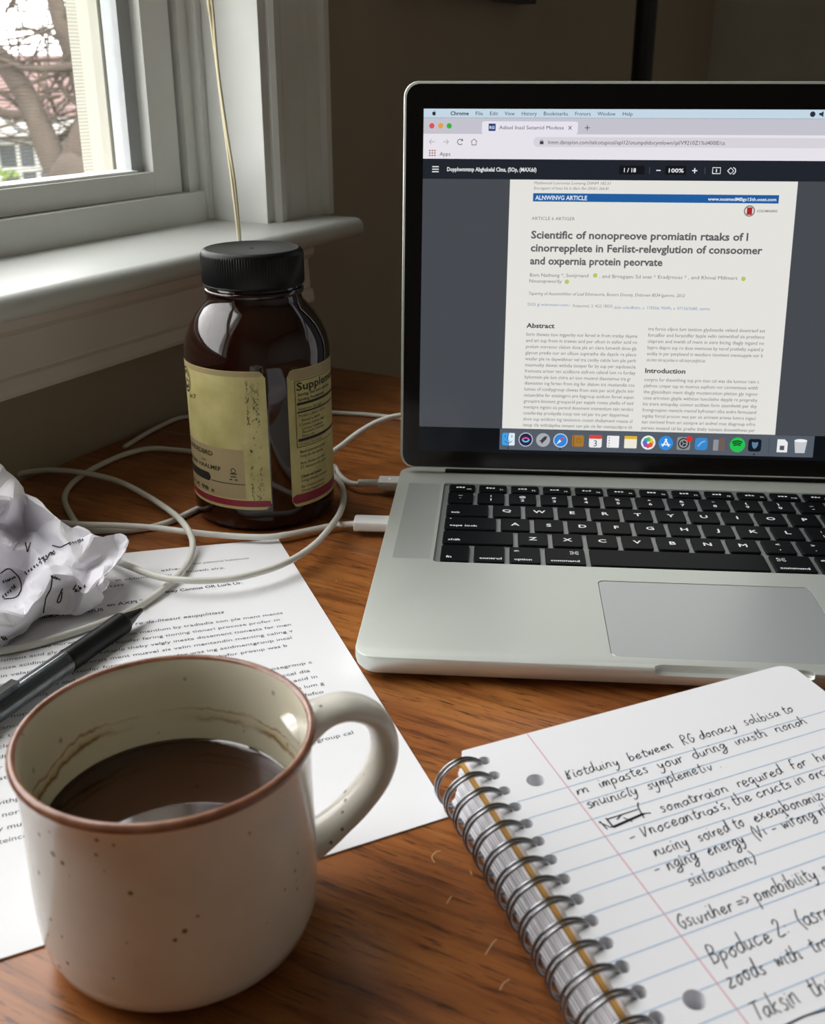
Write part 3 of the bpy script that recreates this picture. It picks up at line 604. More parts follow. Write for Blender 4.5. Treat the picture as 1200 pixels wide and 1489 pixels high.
ui(MB().poly([circ2(207.8, 166.2, 3.3, 24), circ2(207.8, 166.2, 2.5, 24)[::-1]], F(.09)), 'article_mark_ring', '8a8580')
ui(rect(206.3, 209.4, 164.0, 168.3, .1), 'article_mark', 'a8282c'); ui(text(MB(), 'COSOMNARKS', F(.09), 212.2, 165.6, 1.9, 'b', width=12), 'article_mark_text', '77777a')
ui(text(MB(), 'Abstract', F(.09), 78, 95.2, 4.0, 'k', width=17), 'section_heading', '454548'); ui(text(MB(), 'Introduction', F(.09), 152, 68.8, 4.0, 'k', width=25), 'section_heading', '454548')
rw = random.Random(11); t = MB()
for k in range(16): text(t, words(58, rw), F(.09), 77.8, 90.2-k*3.78, 3.0, width=68.5 if k not in (7, 13) else 66)
for k in range(6): text(t, words(60, rw), F(.09), 152.6, 94.8-k*3.78, 3.0, width=(70.5 if k < 5 else 36))
for k in range(9): text(t, words(60, rw), F(.09), 152.0, 63.6-k*3.78, 3.0, width=70)
ui(t, 'article_body_text', '6c6c6e')
# dock icons
def disc(x, r, c, n=.09, s=25.0, nm='dock_icon'): return ui(MB().add([lidp(a, b_, n) for a, b_ in circ2(x, s, r, 24)], [tuple(range(24))]), nm, c)
def sq(x, h, c, n=.09, s=25.0, r=1.2, nm='dock_icon'): return ui(rect(x-h, x+h, s-h, s+h, n, r), nm, c)
def sub(mb, c, nm='icon_mark'): return ui(mb, nm, c)
ix = [69.0+k*10.98 for k in range(15)]
sq(ix[0], 4.0, '3f9fe8'); ui(rect(ix[0], ix[0]+4, 21, 29, .1, .6), 'icon_mark', 'dcebf6'); t = MB(); line(t, [(ix[0]+.2, 28.8), (ix[0]-.8, 24.6), (ix[0]+.4, 24.4), (ix[0]+.2, 21.2)], .35, .12); line(t, [(ix[0]-2.1, 26.2), (ix[0]-2.1, 27.4)], .4, .12); line(t, [(ix[0]+2.1, 26.2), (ix[0]+2.1, 27.4)], .4, .12); arc(t, ix[0], 25.4, 2.8, -2.5, -.6, .35, .12); sub(t, '173a5a')
disc(ix[1], 4.5, 'c9ccd6'); disc(ix[1], 4.0, '26204c', .1); t = MB(); arc(t, ix[1], 23.5, 2.6, .5, 2.6, .9, .12); sub(t, 'e05a8c'); t = MB(); arc(t, ix[1], 26, 2.4, -2.6, -.5, .9, .13); sub(t, '5ac8e8')
disc(ix[2], 4.4, 'a9adb2'); sub(MB().add([lidp(ix[2]+a, 25+b_, .11) for a, b_ in ((2.4, 2.6), (.6, 2.2), (-1.6, -.2), (-2.6, -.6), (-1.2, -1.2), (-.9, -2.6), (.2, -1.4), (2.2, .8))], [tuple(range(8))]), '3a3d42')
disc(ix[3], 4.5, 'd4dbe2'); disc(ix[3], 4.0, '2a86dc', .1); sub(MB().add([lidp(ix[3]+a, 25+b_, .12) for a, b_ in ((2.7, 2.7), (.6, -.6), (-.6, .6))], [(0, 2, 1)]), 'd8453a'); sub(MB().add([lidp(ix[3]+a, 25+b_, .12) for a, b_ in ((-2.7, -2.7), (.6, -.6), (-.6, .6))], [(0, 1, 2)]), 'e8edf2')
sq(ix[4], 3.7, 'a8762e'); sub(rect(ix[4]-3, ix[4]-2.4, 21.6, 28.4, .1), '7f5620'); t = MB(); arc(t, ix[4]+.5, 25.2, 1.4, 0, 2*pi, .5, .1); sub(t, '8a6228')
sq(ix[5], 4.0, 'e9eaec'); sub(rect(ix[5]-4, ix[5]+4, 26.6, 29, .1, .6), 'd8473f'); sub(text(MB(), '3', F(.11), ix[5], 21.8, 5.6, align='c'), '3a3a3e')
sq(ix[6], 3.8, 'eeeef0', r=.5); t = MB()
for k in range(4): line(t, [(ix[6]-2.8, 22.4+k*1.7), (ix[6]-2.1, 22.4+k*1.7)], .5, .11)
sub(t, '46464a')
sq(ix[7], 3.9, 'ece9d8', r=.6); sub(rect(ix[7]-3.9, ix[7]+3.9, 27.0, 28.9, .1), 'dfb62e')
disc(ix[8], 4.5, 'eceef0')
for k, c in enumerate(('e8a02c', 'd8d23c', '6cb84a', '3fa6a8', '4878d0', '8a56b8', 'd04a7a', 'e0553a')):
    a = 2*pi*k/8; sub(MB().add([lidp(ix[8]+2.1*cos(a)+p, 25+2.1*sin(a)+q, .1+.003*k) for p, q in circ2(0, 0, 1.45, 12)], [tuple(range(12))]), c, 'icon_petal')
disc(ix[9], 4.5, '2f8ce0'); t = MB(); line(t, [(ix[9]-2, 22.8), (ix[9]+.5, 27.6)], .8, .11); line(t, [(ix[9]+2, 22.8), (ix[9]-.5, 27.6)], .8, .11); line(t, [(ix[9]-2.8, 24), (ix[9]+2.8, 24)], .7, .11); sub(t, 'eef4fa')
sq(ix[10], 4.1, '8d8f93'); disc(ix[10], 3.5, '2b2c2f', .1, nm='icon_mark'); t = MB(); arc(t, ix[10], 25, 2.3, 0, 2*pi, .8, .11, 20)
for k in range(3): line(t, [(ix[10], 25), (ix[10]+2.3*cos(2*pi*k/3), 25+2.3*sin(2*pi*k/3))], .5, .11)
sub(t, '9a9ca0'); disc(ix[10]+3.4, 1.9, 'd8322c', .13, 28.0, 'notification_badge')
sq(ix[11], 3.9, '3a86cc', r=1.8); t = MB(); line(t, [(ix[11]-2, 23.4), (ix[11], 26), (ix[11]+2.2, 26.8)], 1.0, .11); sub(t, '7ab4e4')
ui(rect(ix[12]-3.6, ix[12]-.4, 21, 28, .09), 'dock_icon', '8f9299'); ui(rect(ix[12]-.2, ix[12]+3.6, 20.8, 29.2, .1), 'dock_icon', '6d5c58')
disc(ix[13]+.4, 4.7, '24c050'); t = MB()
for k, (r, dy) in enumerate(((5.2, -3.6), (4.2, -3.8), (3.4, -4.2))): arc(t, ix[13]+.2, 25+dy+.9, r, .95, 2.25, .75, .11)
sub(t, '0d2a16')
sq(ix[14], 4.0, '0c1626', r=1.6); sub(MB().poly([[(ix[14]+p.x, 25+p.y) for p in spline([(-1.7, 2, 0), (0, 1.7, 0), (1.9, 2, 0), (1.6, -.6, 0), (0, -2.2, 0), (-1.4, -.8, 0)], 4, True)]], F(.11)), '5f7f9a')
for k in (0, 3, 14): sub(MB().add([lidp(ix[k]+p, 19.3+q, .09) for p, q in circ2(0, 0, .5, 10)], [tuple(range(10))]), '0a0c10', 'running_dot')
t = MB(); line(t, [(231.4, 20), (231.4, 30)], .25, .09); sub(t, '3a4048', 'dock_divider')
xd = 239.6; ui(MB().add([lidp(xd+a, 25+b_, .09) for a, b_ in ((-3.2, -4), (3.2, -4), (3.2, 2.2), (1.2, 4.2), (-3.2, 4.2))], [tuple(range(5))]), 'dock_icon', 'e9eaeb'); sub(rect(xd-1.5, xd+1.3, 22.4, 25.2, .1), '55585c')
xd = 250.6; ui(MB().add([lidp(xd+a, 25+b_, .09) for a, b_ in ((-2.9, -4.2), (2.9, -4.2), (3.9, 3.6), (-3.9, 3.6))], [(0, 1, 2, 3)]), 'dock_icon', 'c4c8cc'); ui(MB().add([lidp(xd+3.9*cos(2*pi*k/18), 28.6+1.0*sin(2*pi*k/18), .1) for k in range(18)], [tuple(range(18))]), 'icon_mark', 'eff0f1')

# ================================================================== PAPER SHEET
PTR, PBR, PBL, PTL = (Vector(p) for p in ((-.3380, .4673, 0), (-.1381, .2895, 0), (-.2651, .1148, 0), (-.5001, .3246, 0)))
def pap(u, v, z=.0006):
    s, t = u/216, v/267; p = (PTL*(1-s)+PTR*s)*(1-t)+(PBL*(1-s)+PBR*s)*t
    return Vector((p.x, p.y, z+.0010*max(0., noise.noise(Vector((p.x*11, p.y*11, 2))))))
pc = pap(108, 133); sheet = thing('printed_sheet', (pc.x, pc.y, 0), 'printed white page of text lying flat under the mug', 'paper')
NU, NV = 24, 30; mb = MB(); top = [[pap(216*i/NU, 267*j/NV, .0007) for i in range(NU+1)] for j in range(NV+1)]
for dz in (0, -.0005): mb.add([(p.x, p.y, p.z+dz) for r_ in top for p in r_], [((j*(NU+1)+i, (j+1)*(NU+1)+i, (j+1)*(NU+1)+i+1, j*(NU+1)+i+1) if dz == 0 else (j*(NU+1)+i, j*(NU+1)+i+1, (j+1)*(NU+1)+i+1, (j+1)*(NU+1)+i)) for j in range(NV) for i in range(NU)])
n1 = (NU+1)*(NV+1); bd = [i for i in range(NU+1)]+[(j+1)*(NU+1)-1 for j in range(1, NV+1)]+[NV*(NU+1)+i for i in range(NU-1, -1, -1)]+[j*(NU+1) for j in range(NV-1, 0, -1)]
mb.f += [(bd[k], bd[(k+1) % len(bd)], bd[(k+1) % len(bd)]+n1, bd[k]+n1) for k in range(len(bd))]
shp = mb.build('sheet', PAPER, sheet, True, sheet.location, auto=40)
PF = lambda a, b_: pap(a, 267-b_, .00080)
def pline(mb, s, u0, v, u1, size=4.2, wg='r', sh=0., dv=0.): text(mb, s, lambda a, b_: PF(a, b_-(a-u0)*dv), u0, 267-v, size, wg, width=u1-u0, shear=sh)
rp = random.Random(5); t = MB()
pline(t, 'athanu', 145, 28, 160, 3.6); pline(t, 'non pannorul kulotronm', 163, 24, 194, 3.6); pline(t, 'at oblonder anu', 120, 34, 150, 3.6); pline(t, 'eofmosth alre.', 153, 33, 179, 3.6)
pline(t, 'fsudoun', 100, 40, 124, 3.8)
t2 = MB(); pline(t2, 'in Mrey Connus OR Lurk Ur.', 138, 54, 184, 4.2, 'b'); pline(t2, 'TRIDEX HOPT OUS', 76, 65, 111, 4.4, 'b'); pline(t2, 'an AXPLTR', 113, 61, 135, 4.4, 'b')
t2.build('printed_heading', INK, sheet, False, sheet.location)
pline(t, 're da-liteaut eaupplitiats', 124, 84, 168, 4.2, 'r', .22)
body_rows = [(93, 20, 196), (99.5, 20, 193), (106, 20, 197), (112.5, 20, 196), (119, 20, 194), (125.5, 20, 190), (132, 20, 120), (144, 20, 197), (151, 20, 194), (157, 20, 196), (163.5, 20, 197), (170, 20, 195), (176.5, 20, 193), (183, 20, 118), (197, 20, 120), (204, 20, 198), (211, 20, 100), (217.5, 20, 90)]
for v, u0, u1 in body_rows: pline(t, words(int((u1-u0)/1.75), rp), u0, v, u1, 3.5)
pline(t, 'CD', 195.5, 241, 201, 4.2)
t.build('printed_text', INK, sheet, False, sheet.location)

# ================================================================== NOTEBOOK
NZ = .018; nO = onz(670.7, 1092, NZ); au, av = math.radians(52.2), math.radians(-43.3)
UV = Vector((cos(au), sin(au), 0)); VV = Vector((cos(av), sin(av), 0))
nb = thing('spiral_notebook', (nO.x, nO.y, 0), 'wire bound ruled notebook with handwritten notes beside the laptop', 'notebook')
def nbp(u, v, z): p = UV*(u/1000)+VV*(v/1000); return (p.x, p.y, z)
NW, NHt = 157.0, 212.0; PIT = 9.42; H0 = 8.9; NR = 21
def prect(u0, u1, v0, v1, r): return rrect(u0, u1, v0, v1, r, 6)
# upper sheets with real punched holes
holes = [circ2(5.9, H0+k*PIT, 2.45, 16) for k in range(NR)]+[circ2(19.0, v, 3.5, 20) for v in (27.0, 130.5, 190.0)]
mb = MB()
ou = [(p if p[0] > NW/2 else (max(p[0]-0, 0), p[1])) for p in prect(0, NW, 0, NHt, 7)]; ou = [p for p in ou if p[0] > NW/2]+[(.6, NHt), (0, NHt-.6), (0, .6), (.6, 0)]
mb.poly([ou]+[h[::-1] for h in holes], lambda a, b_: nbp(a, b_, NZ), True)
mb.loops([[nbp(a, b_, z) for a, b_ in ou] for z in (NZ, .0086)], True)
for h in holes: mb.loops([[nbp(a, b_, z) for a, b_ in reversed(h)] for z in (NZ, .0086)], True)
pg = mb.build('top_pages', NOTE, nb)
CARD = mat('tan_cardboard', 'a9803f', .85)
MB().loops([[nbp(a, b_, z) for a, b_ in prect(-1.7, -.02, 1.5, NHt-1, .5)] for z in (.0151, .0140)], True, True, True).build('card_divider', CARD, nb)
rn = random.Random(2); SIDE = [m_paper('sheet_edge_%d' % i, c) for i, c in enumerate(('e4e4ea', 'd3d3da', 'eeeef0'))]
zt = .0139
for k in range(11):
    z1 = zt-.0001; z0 = z1-.00115; zt = z0
    u0 = -2.4-k*.42-rn.uniform(0, .35); v0 = 3.6+(k > 1)*3.2+rn.uniform(0, .8)
    MB().loops([[nbp(a, b_, z) for a, b_ in prect(u0, (-.02 if z1 > .0085 else NW-2-rn.uniform(0, 1)), v0, NHt-1-rn.uniform(0, 1), .8)] for z in (z1, z0)], True, True, True).build('page_block', SIDE[k % 3], nb)
MB().loops([[nbp(a, b_, z) for a, b_ in prect(1, NW-3, 4, NHt-4, 3)] for z in (.00855, .0080)], True, True, True).build('hole_shade_sheet', mat('hole_shade_dark', '221f27', .8), nb)  # dark sheet added below the punched holes, its colour stands in for their shade
RULE = mat('blue_rule_print', '9dbcd8', .7); RED = mat('pink_margin_print', 'd99aa8', .7)
for k in range(19):
    v = 35.2+k*9.33
    # rules break around the punched holes
    segs = [(.6, NW-.6)]
    for hu, hv, hr in [(5.9, H0+j*PIT, 2.6) for j in range(NR)]+[(19.0, q, 3.65) for q in (27.0, 130.5, 190.0)]:
        if abs(hv-v) < hr:
            w_ = math.sqrt(hr*hr-(hv-v)**2); ns = []
            for a, b_ in segs:
                if hu-w_ > a and hu+w_ < b_: ns += [(a, hu-w_), (hu+w_, b_)]
                else: ns.append((a, b_))
            segs = ns
    m_ = MB()
    for a, b_ in segs: m_.ribbon([nbp(a, v, NZ+.00004), nbp(b_, v, NZ+.00004)], .00042)
    m_.build('ruled_line', RULE, pg)
MB().ribbon([nbp(28.1, .5, NZ+.00006), nbp(28.1, NHt-.5, NZ+.00006)], .0004).build('margin_line', RED, pg)
hand = [("Kiotduiny  between  RG donacy  solibisa to", 30, 31.6, 136, 2.6), ("rn  impastes  your  during  inusth  rionoh", 29.5, 40.3, 135.5, 2.6), ("snuinicly  symplemetiv .", 29.5, 48.6, 87, 2.6),
        ("somatrraion  required  for  hesi", 52.5, 61.0, 132, 2.6), ("- Vnoceantrias's, the cructs in orce", 35, 68.6, 124, 2.6), ("ruciny  soired to  exeaqbonanizy z", 39, 78.4, 118, 2.6),
        ("- nging  energy  (Vi - wirong ribe", 35, 85.2, 112, 2.7), ("sinlouution)", 42, 94.0, 69, 2.5), ("Gsivriher => pmobibility. sin", 29.5, 108.0, 92, 2.8), ("Bpoduce 2:  (asreto", 31, 122.6, 82, 3.2), ("zoods  with  trainin", 30.5, 131.4, 76, 2.9), ("Taksin  the  mas", 31, 143.6, 72, 3.2)]
for i, (s_, u0, v, u1, xh) in enumerate(hand):
    m_ = MB(); handwrite(m_, s_, lambda a, b_: Vector(nbp(a, v-b_+(a-u0)*-.012, NZ+.00009)), u0, 0, xh, u1-u0, .22, .00042, i+3)
    m_.build('handwritten_line', PENINK, pg)
m_ = MB(); nf = lambda P: [Vector(nbp(a, b_, NZ+.0001)) for a, b_ in P]
for P in ([(30, 55.8), (30.5, 60.5)], [(29.5, 56), (32.5, 60.2), (32.8, 55.2)], [(32.5, 56), (45.5, 55.8)], [(33, 60.6), (46.5, 58.8)], [(33, 60.2), (46.5, 58.4)], [(33.2, 59.9), (45.5, 58.4)], [(33, 56), (33, 60.6)], [(36, 57.5), (38.5, 56)], [(40.5, 60.5), (38.6, 57.5)], [(45.2, 60.6), (46.2, 55), (47.5, 52.8)], [(46.2, 58.5), (48.8, 59.3)]):
    m_.ribbon(nf([(q.x, q.y) for q in spline([(a, b_, 0) for a, b_ in P], 4)]), .0005)
m_.build('scribbled_box', PENINK, pg)
m_ = MB(); m_.ribbon(nf([(q.x, q.y) for q in spline([(36, 147.6, 0), (44, 147.2, 0), (52, 147.9, 0), (60, 147, 0)], 5)]), .0006); m_.build('underline', PENINK, pg)
for k in range(NR):
    v = H0+k*PIT; m_ = MB()
    for d in (-1.15, 1.15):
        P = []
        for i in range(36):
            a = 2*pi*i/36; P.append(nbp(-3.0+10.2*cos(a), v+d*(.55+.45*(1-cos(a))/2*1.0)+.5*cos(a), .0109+.0100*sin(a)))
        m_.tube(P, .0006, 8, True)
    m_.build('wire_ring', WIRE, nb, True)

# ================================================================== MUG AND COFFEE
MX, MY = -.1903, .2014
mug = thing('coffee_mug', (MX, MY, .0016), 'cream speckled stoneware mug with a brown rim', 'mug')
mm = lambda P: [(r/1000, z/1000) for r, z in P]
outer = [(0, 1.5), (30, 1.5), (32, .3), (34.5, 0), (37.5, 1.2), (40.6, 4.5), (42.4, 10), (43.1, 18), (43.2, 28), (42.9, 42), (42.6, 54), (42.7, 61), (43.4, 66), (44.0, 68.6), (44.4, 69.8)]
inner = [(41.9, 71.2), (41.3, 69.6), (40.6, 66), (39.8, 58), (39.0, 48), (38.2, 38), (37, 24), (34, 11), (28, 6), (0, 5)]
rim = [(44.4, 69.8), (44.5, 70.4), (44.3, 71.4), (43.5, 72.2), (42.6, 72.1), (41.9, 71.2)]
SPK = m_speckle()
MB().lathe(mm(outer), 96).build('body', SPK, mug, True, auto=50)
MB().lathe(mm(inner), 96).build('inner_wall', m_inner(), mug, True)
mr = mat('brown_rim_glaze', '8c5a40', .22, coat=.3); g = N(mr); g.color(g.ramp(g.noise(g.coord(), 70, 3), [(.35, '7a4a33'), (.7, 'a57860')]))
MB().lathe(mm(rim), 96).build('rim', mr, mug, True)
th = math.radians(55); hd = Vector((cos(th), sin(th), 0)); hp = Vector((-sin(th), cos(th), 0))
path = spline([(41, 60), (50, 63.5), (60, 62.5), (69, 55), (72, 44), (68.5, 33), (59, 24), (49, 18.5), (41, 15)] and [(a, b_, 0) for a, b_ in ((40, 58), (48, 62.5), (58, 63), (67.5, 57), (71.5, 46), (69, 34.5), (61, 25), (51, 18), (41, 13.5))], 7)
L = []
for i, p in enumerate(path):
    q0, q1 = path[max(i-1, 0)], path[min(i+1, len(path)-1)]; tg = (q1-q0).normalized(); nn = Vector((-tg.y, tg.x, 0)); s_ = i/(len(path)-1)
    fl = 1+.35*max(0, 1-s_*6)+.25*max(0, 1-(1-s_)*6)
    ring = []
    for k in range(18):
        a = 2*pi*k/18; off = nn*(4.2*fl*sin(a)); w_ = 6.8*fl*cos(a); c2 = p+off
        v3 = hd*(c2.x/1000)+hp*(w_/1000)+Vector((0, 0, c2.y/1000)); ring.append(v3)
    L.append(ring)
MB().loops(L, True, True, True).build('handle', SPK, mug, True)
cz = .0420
cm_ = mat('black_coffee', '2a1206', .03, spec=.8, coat=.15); g = N(cm_); g.color(g.ramp(g.noise(g.coord(), 18, 3), [(.3, '241006'), (.75, '3a1c0c')]))
cof = MB().lathe([(.0379, cz-.002), (.03835, cz+.0008), (.0374, cz+.0002), (.036, cz), (0, cz)], 72, (0, 0)).lathe([(0, cz-.004), (.0379, cz-.004), (.0379, cz-.002)], 72)
co_ = cof.build('coffee', cm_, None, True, auto=50); co_.location = (MX, MY, .0016); tag(co_, 'dark brown coffee half filling the speckled mug', 'coffee')

# ================================================================== SUPPLEMENT BOTTLE
BX, BY = -.3750, .5074
bot = thing('pill_bottle', (BX, BY, .0003), 'amber glass supplement bottle with a black screw cap', 'bottle')
AMB = mat('amber_glass', '240c05', .05, spec=.5, trans=.28, ior=1.5, coat=.2)
prof = [(0, 2.5), (30, 2.5), (36, .4), (39, 0), (41.6, 1.6), (42.8, 5), (42.9, 9), (42.9, 98), (42.6, 104), (41.2, 110), (38.4, 116.5), (34.6, 122.5), (30.6, 127), (28, 130), (27.2, 133), (27.2, 139), (26.0, 141), (0, 141)]
MB().lathe(mm(prof), 96).build('glass_body', AMB, bot, True)
MB().lathe(mm([(27.3, 134.0), (28.6, 134.6), (28.9, 136.2), (28.6, 137.4), (27.3, 137.8)]), 64).build('neck_ring', AMB, bot, True)
CAPM = mat('black_ribbed_cap', '0b0c0d', .42, spec=.3); seg = 240
def capr(r, z, k): return (r/1000+(.00028 if k % 2 else 0))
L = [[((r/1000+(d if k % 2 else 0))*cos(2*pi*k/seg), (r/1000+(d if k % 2 else 0))*sin(2*pi*k/seg), z/1000) for k in range(seg)] for r, z, d in ((26.5, 139.6, 0), (28.9, 139.4, 0), (29.3, 140, 0), (29.1, 140.6, 0), (29.1, 141, .0004), (29.1, 156.0, .0004), (28.9, 157.6, .0002), (28.0, 158.9, 0), (26.6, 159.4, 0), (25.9, 159.2, 0), (25.2, 158.9, 0), (1.3, 158.9, 0), (1.2, 158.6, 0))]
MB().loops(L, True, False, True).build('cap', CAPM, bot, True, auto=35)
def cylf(r): return lambda a, z: (r*cos(a/.0429), r*sin(a/.0429), z)
def cpatch(a0, a1, z0, z1, r, rad=.004):
    q0, q1 = math.radians(a0)*.0429, math.radians(a1)*.0429; mb = MB(); f = cylf(r); n = 40
    for i in range(n):
        x0, x1 = q0+(q1-q0)*i/n, q0+(q1-q0)*(i+1)/n
        def ins(x):
            d = min(x-q0, q1-x); return 0 if d >= rad else rad-math.sqrt(max(0, rad*rad-(rad-d)**2))
        i0, i1 = ins(x0), ins(x1); mb.add([f(x0, z0+i0), f(x1, z0+i1), f(x1, z1-i1), f(x0, z1-i0)], [(0, 1, 2, 3)])
    return mb
def m_label():
    m = mat('aged_cream_label', 'b8ad72', .5); g = N(m); n = g.noise(g.coord(), 45, 5); g.color(g.ramp(n, [(.3, 'a89d63'), (.6, 'c2b87e'), (.8, 'b5aa72')])); return m
LAB = m_label(); TAN = mat('tan_label_print', 'a08f6a', .5); REDP = mat('dark_red_label_stripe', '8a2138', .45); DKP = mat('dark_label_print', '26221d', .6)
fl = cpatch(-205, -49, .0145, .0978, .04302).build('front_label', LAB, bot, True)
A = lambda deg: math.radians(deg)*.0429
cpatch(-204.5, -49.5, .0945, .0974, .04307, .002).build('label_band', TAN, fl, True); cpatch(-204.5, -49.6, .0163, .0202, .04307, .0004).build('label_stripe', REDP, fl, True)
cpatch(-200, -68.6, .0210, .0515, .04307, .0001).build('label_panel', TAN, fl, True)
cpatch(-160, -100, .0292, .0345, .04312, .0025).build('label_badge', DKP, fl, True); cpatch(-100, -68.6, .0299, .0304, .04311, .0001).build('label_rule', DKP, fl, True)
f2 = cylf(.04313); t = MB()
text(t, 'MHANDEDBRD', f2, A(-96), .0455, .0040, 'b', align='r', width=.034); text(t, 'TTERDAUIN HAALMEF', f2, A(-89), .0372, .0036, 'b', align='r', width=.046); text(t, 'UBA A X 98 s', f2, A(-97), .0228, .0036, 'b', align='r', width=.044); text(t, 'unsu', f2, A(-104), .0412, .0026, align='r')
text(t, 'ja/7', f2, A(-124), .0772, .0042, shear=.2, width=.0085)
for k, wd in enumerate((.0052, .0036, .0044)): cx = A(-78); t.add([f2(cx-wd/2, .0325+k*.0018), f2(cx+wd/2, .0325+k*.0018), f2(cx+wd/2, .0332+k*.0018), f2(cx-wd/2, .0332+k*.0018)], [(0, 1, 2, 3)])
arcs = [f2(A(-78)+.0014*cos(a), .0384+.0014*sin(a)) for a in [2*pi*k/14 for k in range(15)]]
t.ribbon(arcs, .0005, (cos(math.radians(-78)), sin(math.radians(-78)), 0))
t.build('label_text', DKP, fl)
# round sun-like emblem
t = MB(); lc = A(-129); up = (cos(math.radians(-129)), sin(math.radians(-129)), 0)
t.ribbon([f2(lc+.0062*cos(a), .0868+.0072*sin(a)) for a in [2*pi*k/28 for k in range(29)]], .0010, up)
t.poly([[(lc+.0040*cos(a), .0885+.0038*sin(a)) for a in [pi*k/10 for k in range(11)]]], f2); t.poly([[(lc+.0040*cos(a), .0850+.0038*sin(a)) for a in [pi+pi*k/10 for k in range(11)]]], f2)
text(t, 'uuie', f2, lc, .0858, .0026, 'b', align='c', width=.0105); t.build('label_emblem', DKP, fl)
# worn print along the label edge
t = MB(); rs = random.Random(21)
nrm_w = (cos(math.radians(-58)), sin(math.radians(-58)), 0)
for k in range(150):
    z = rs.choice((rs.uniform(.066, .092), rs.uniform(.066, .092), rs.uniform(.02, .042), rs.uniform(.02, .09)))
    a = A(-63)+rs.gauss(0, 1)*.0004+rs.choice((0, 0, .0028, .0042, .0056)); s_ = rs.uniform(.0003, .0009)
    t.ribbon([f2(a+rs.uniform(-1, 1)*s_, z+(q-1.5)*s_*.6+rs.uniform(-.3, .3)*s_) for q in range(4)], rs.uniform(.00012, .00034), nrm_w)
t.build('worn_print', DKP, fl)
sl = cpatch(-32.5, 75, .0135, .0968, .04302).build('side_label', LAB, bot, True)
cpatch(-32, 74.5, .0155, .0212, .04307, .0015).build('label_stripe', REDP, sl, True); cpatch(-32, 74.5, .0905, .0964, .04307, .003).build('label_band', TAN, sl, True)
t = MB(); text(t, 'Supplement Fecls', f2, A(-25), .0842, .0066, 'b', width=.064)
rl = random.Random(4)
rowsL = [(.0808, .0026, 'Serving, that wort nefnl sanu'), (.0778, .0026, 'Servitng Foodamount'), (.0722, .0024, 'Remenuts, Servnget'), (.0682, .0024, 'Product a fanon  cornal'), (.0655, .0024, '   Ensuan a, tanob'), (.0629, .0024, '(Comest, subnlst, lanp'), (.0603, .0024, '   Loonter sulplment'), (.0582, .0024, '   Esasubnm, comnnut'), (.0560, .0022, '   Beeng oatt'), (.0530, .0022, 'Hmoont oonnonoons uns'), (.0512, .0022, 'Conteul Comnonsnu'), (.0465, .0024, 'Baod panenlynury aonl'), (.0438, .0024, 'Imep lot oln asonnl,'), (.0395, .0024, 'Bana Fanasa oan adnnl'), (.0368, .0024, 'ET doncanst ant pasnal'), (.0312, .0026, 'Cascn et hraum'), (.0285, .0024, 'Sureg onwons hunlouul'), (.0248, .0024, 'Eac wonono bnsosnl'), (.0222, .0024, 'Disons Nagnulnsonn')]
for z, s_, tx in rowsL: text(t, tx, f2, A(-24), z, s_, 'b' if s_ > .0024 else 'r')
for z, h in ((.0762, .0016), (.0712, .0009), (.0545, .0016)): t.add([f2(A(-25)+k*.002+d, z+e) for k in range(28) for d, e in ((0, -h/2), (0, h/2))], [(2*k, 2*k+2, 2*k+3, 2*k+1) for k in range(27)])
for z in (.0503, .0898): t.add([f2(A(-26.5)+k*.002, z+e) for k in range(29) for e in (-.00018, .00018)], [(2*k, 2*k+2, 2*k+3, 2*k+1) for k in range(28)])
t.add([f2(A(-26.5), .0503), f2(A(-26.5)+.0004, .0503), f2(A(-26.5)+.0004, .0898), f2(A(-26.5), .0898)], [(0, 1, 2, 3)])
t.build('label_text', DKP, sl)

# ================================================================== PEN
tip = onz(211, 887, .006); tail = onz(0, 1034, .0058); dv = (tail-tip); dv.z = 0; dv.normalize()
pen = thing('ballpoint_pen', (tip.x, tip.y, .0061+.0012), 'black ballpoint pen with a rubber grip lying on the printed page', 'pen', math.atan2(dv.y, dv.x))
def penlathe(P, name, m, auto=45): # profile along local x
    mb = MB(); L = [[(x/1000, r/1000*cos(2*pi*k/28), r/1000*sin(2*pi*k/28)) for k in range(28)] for x, r in P]
    mb.loops(L, True, True, True); return mb.build(name, m, pen, True, auto=auto)
PGRIP = mat('black_rubber_grip', '08090a', .4, spec=.35); PCH = mat('smoky_metal', '3d3f42', .2, metal=.9); PSM = mat('smoky_clear_plastic', '5c6368', .06, spec=.6, trans=.7, ior=1.35, coat=1.)
penlathe([(0, .35), (1.5, .5), (3, .9)], 'ballpoint', mat('brass_point', '9a8a60', .3, metal=1.))
penlathe([(3, 1.2), (8, 2.2), (16, 4.3), (17, 4.7)], 'nose_cone', PCH)
P = [(17, 5.3)]+[(18+k*.75, 5.6-(.35*sin(pi*k/52))) for k in range(53)]+[(58, 5.3)]
penlathe(P, 'grip', PGRIP)
penlathe([(58.1, 5.4), (59, 5.5), (82, 5.5), (106, 5.4), (107, 5.2)], 'barrel', PSM)
penlathe([(58.4, 1.6), (100, 1.6)], 'ink_refill', BLACK)
penlathe([(107, 5.4), (108, 5.6), (136, 5.2), (137, 4.0)], 'cap_end', BLACK); penlathe([(137, 2.6), (143, 2.6), (144, 2.0)], 'push_button', BLACK)
MB().box(.088, .134, -.0022, .0022, .0062, .0076).box(.128, .134, -.0022, .0022, .0044, .0064).build('clip', mat('black_gloss', '0a0a0b', .15, coat=.4), pen)

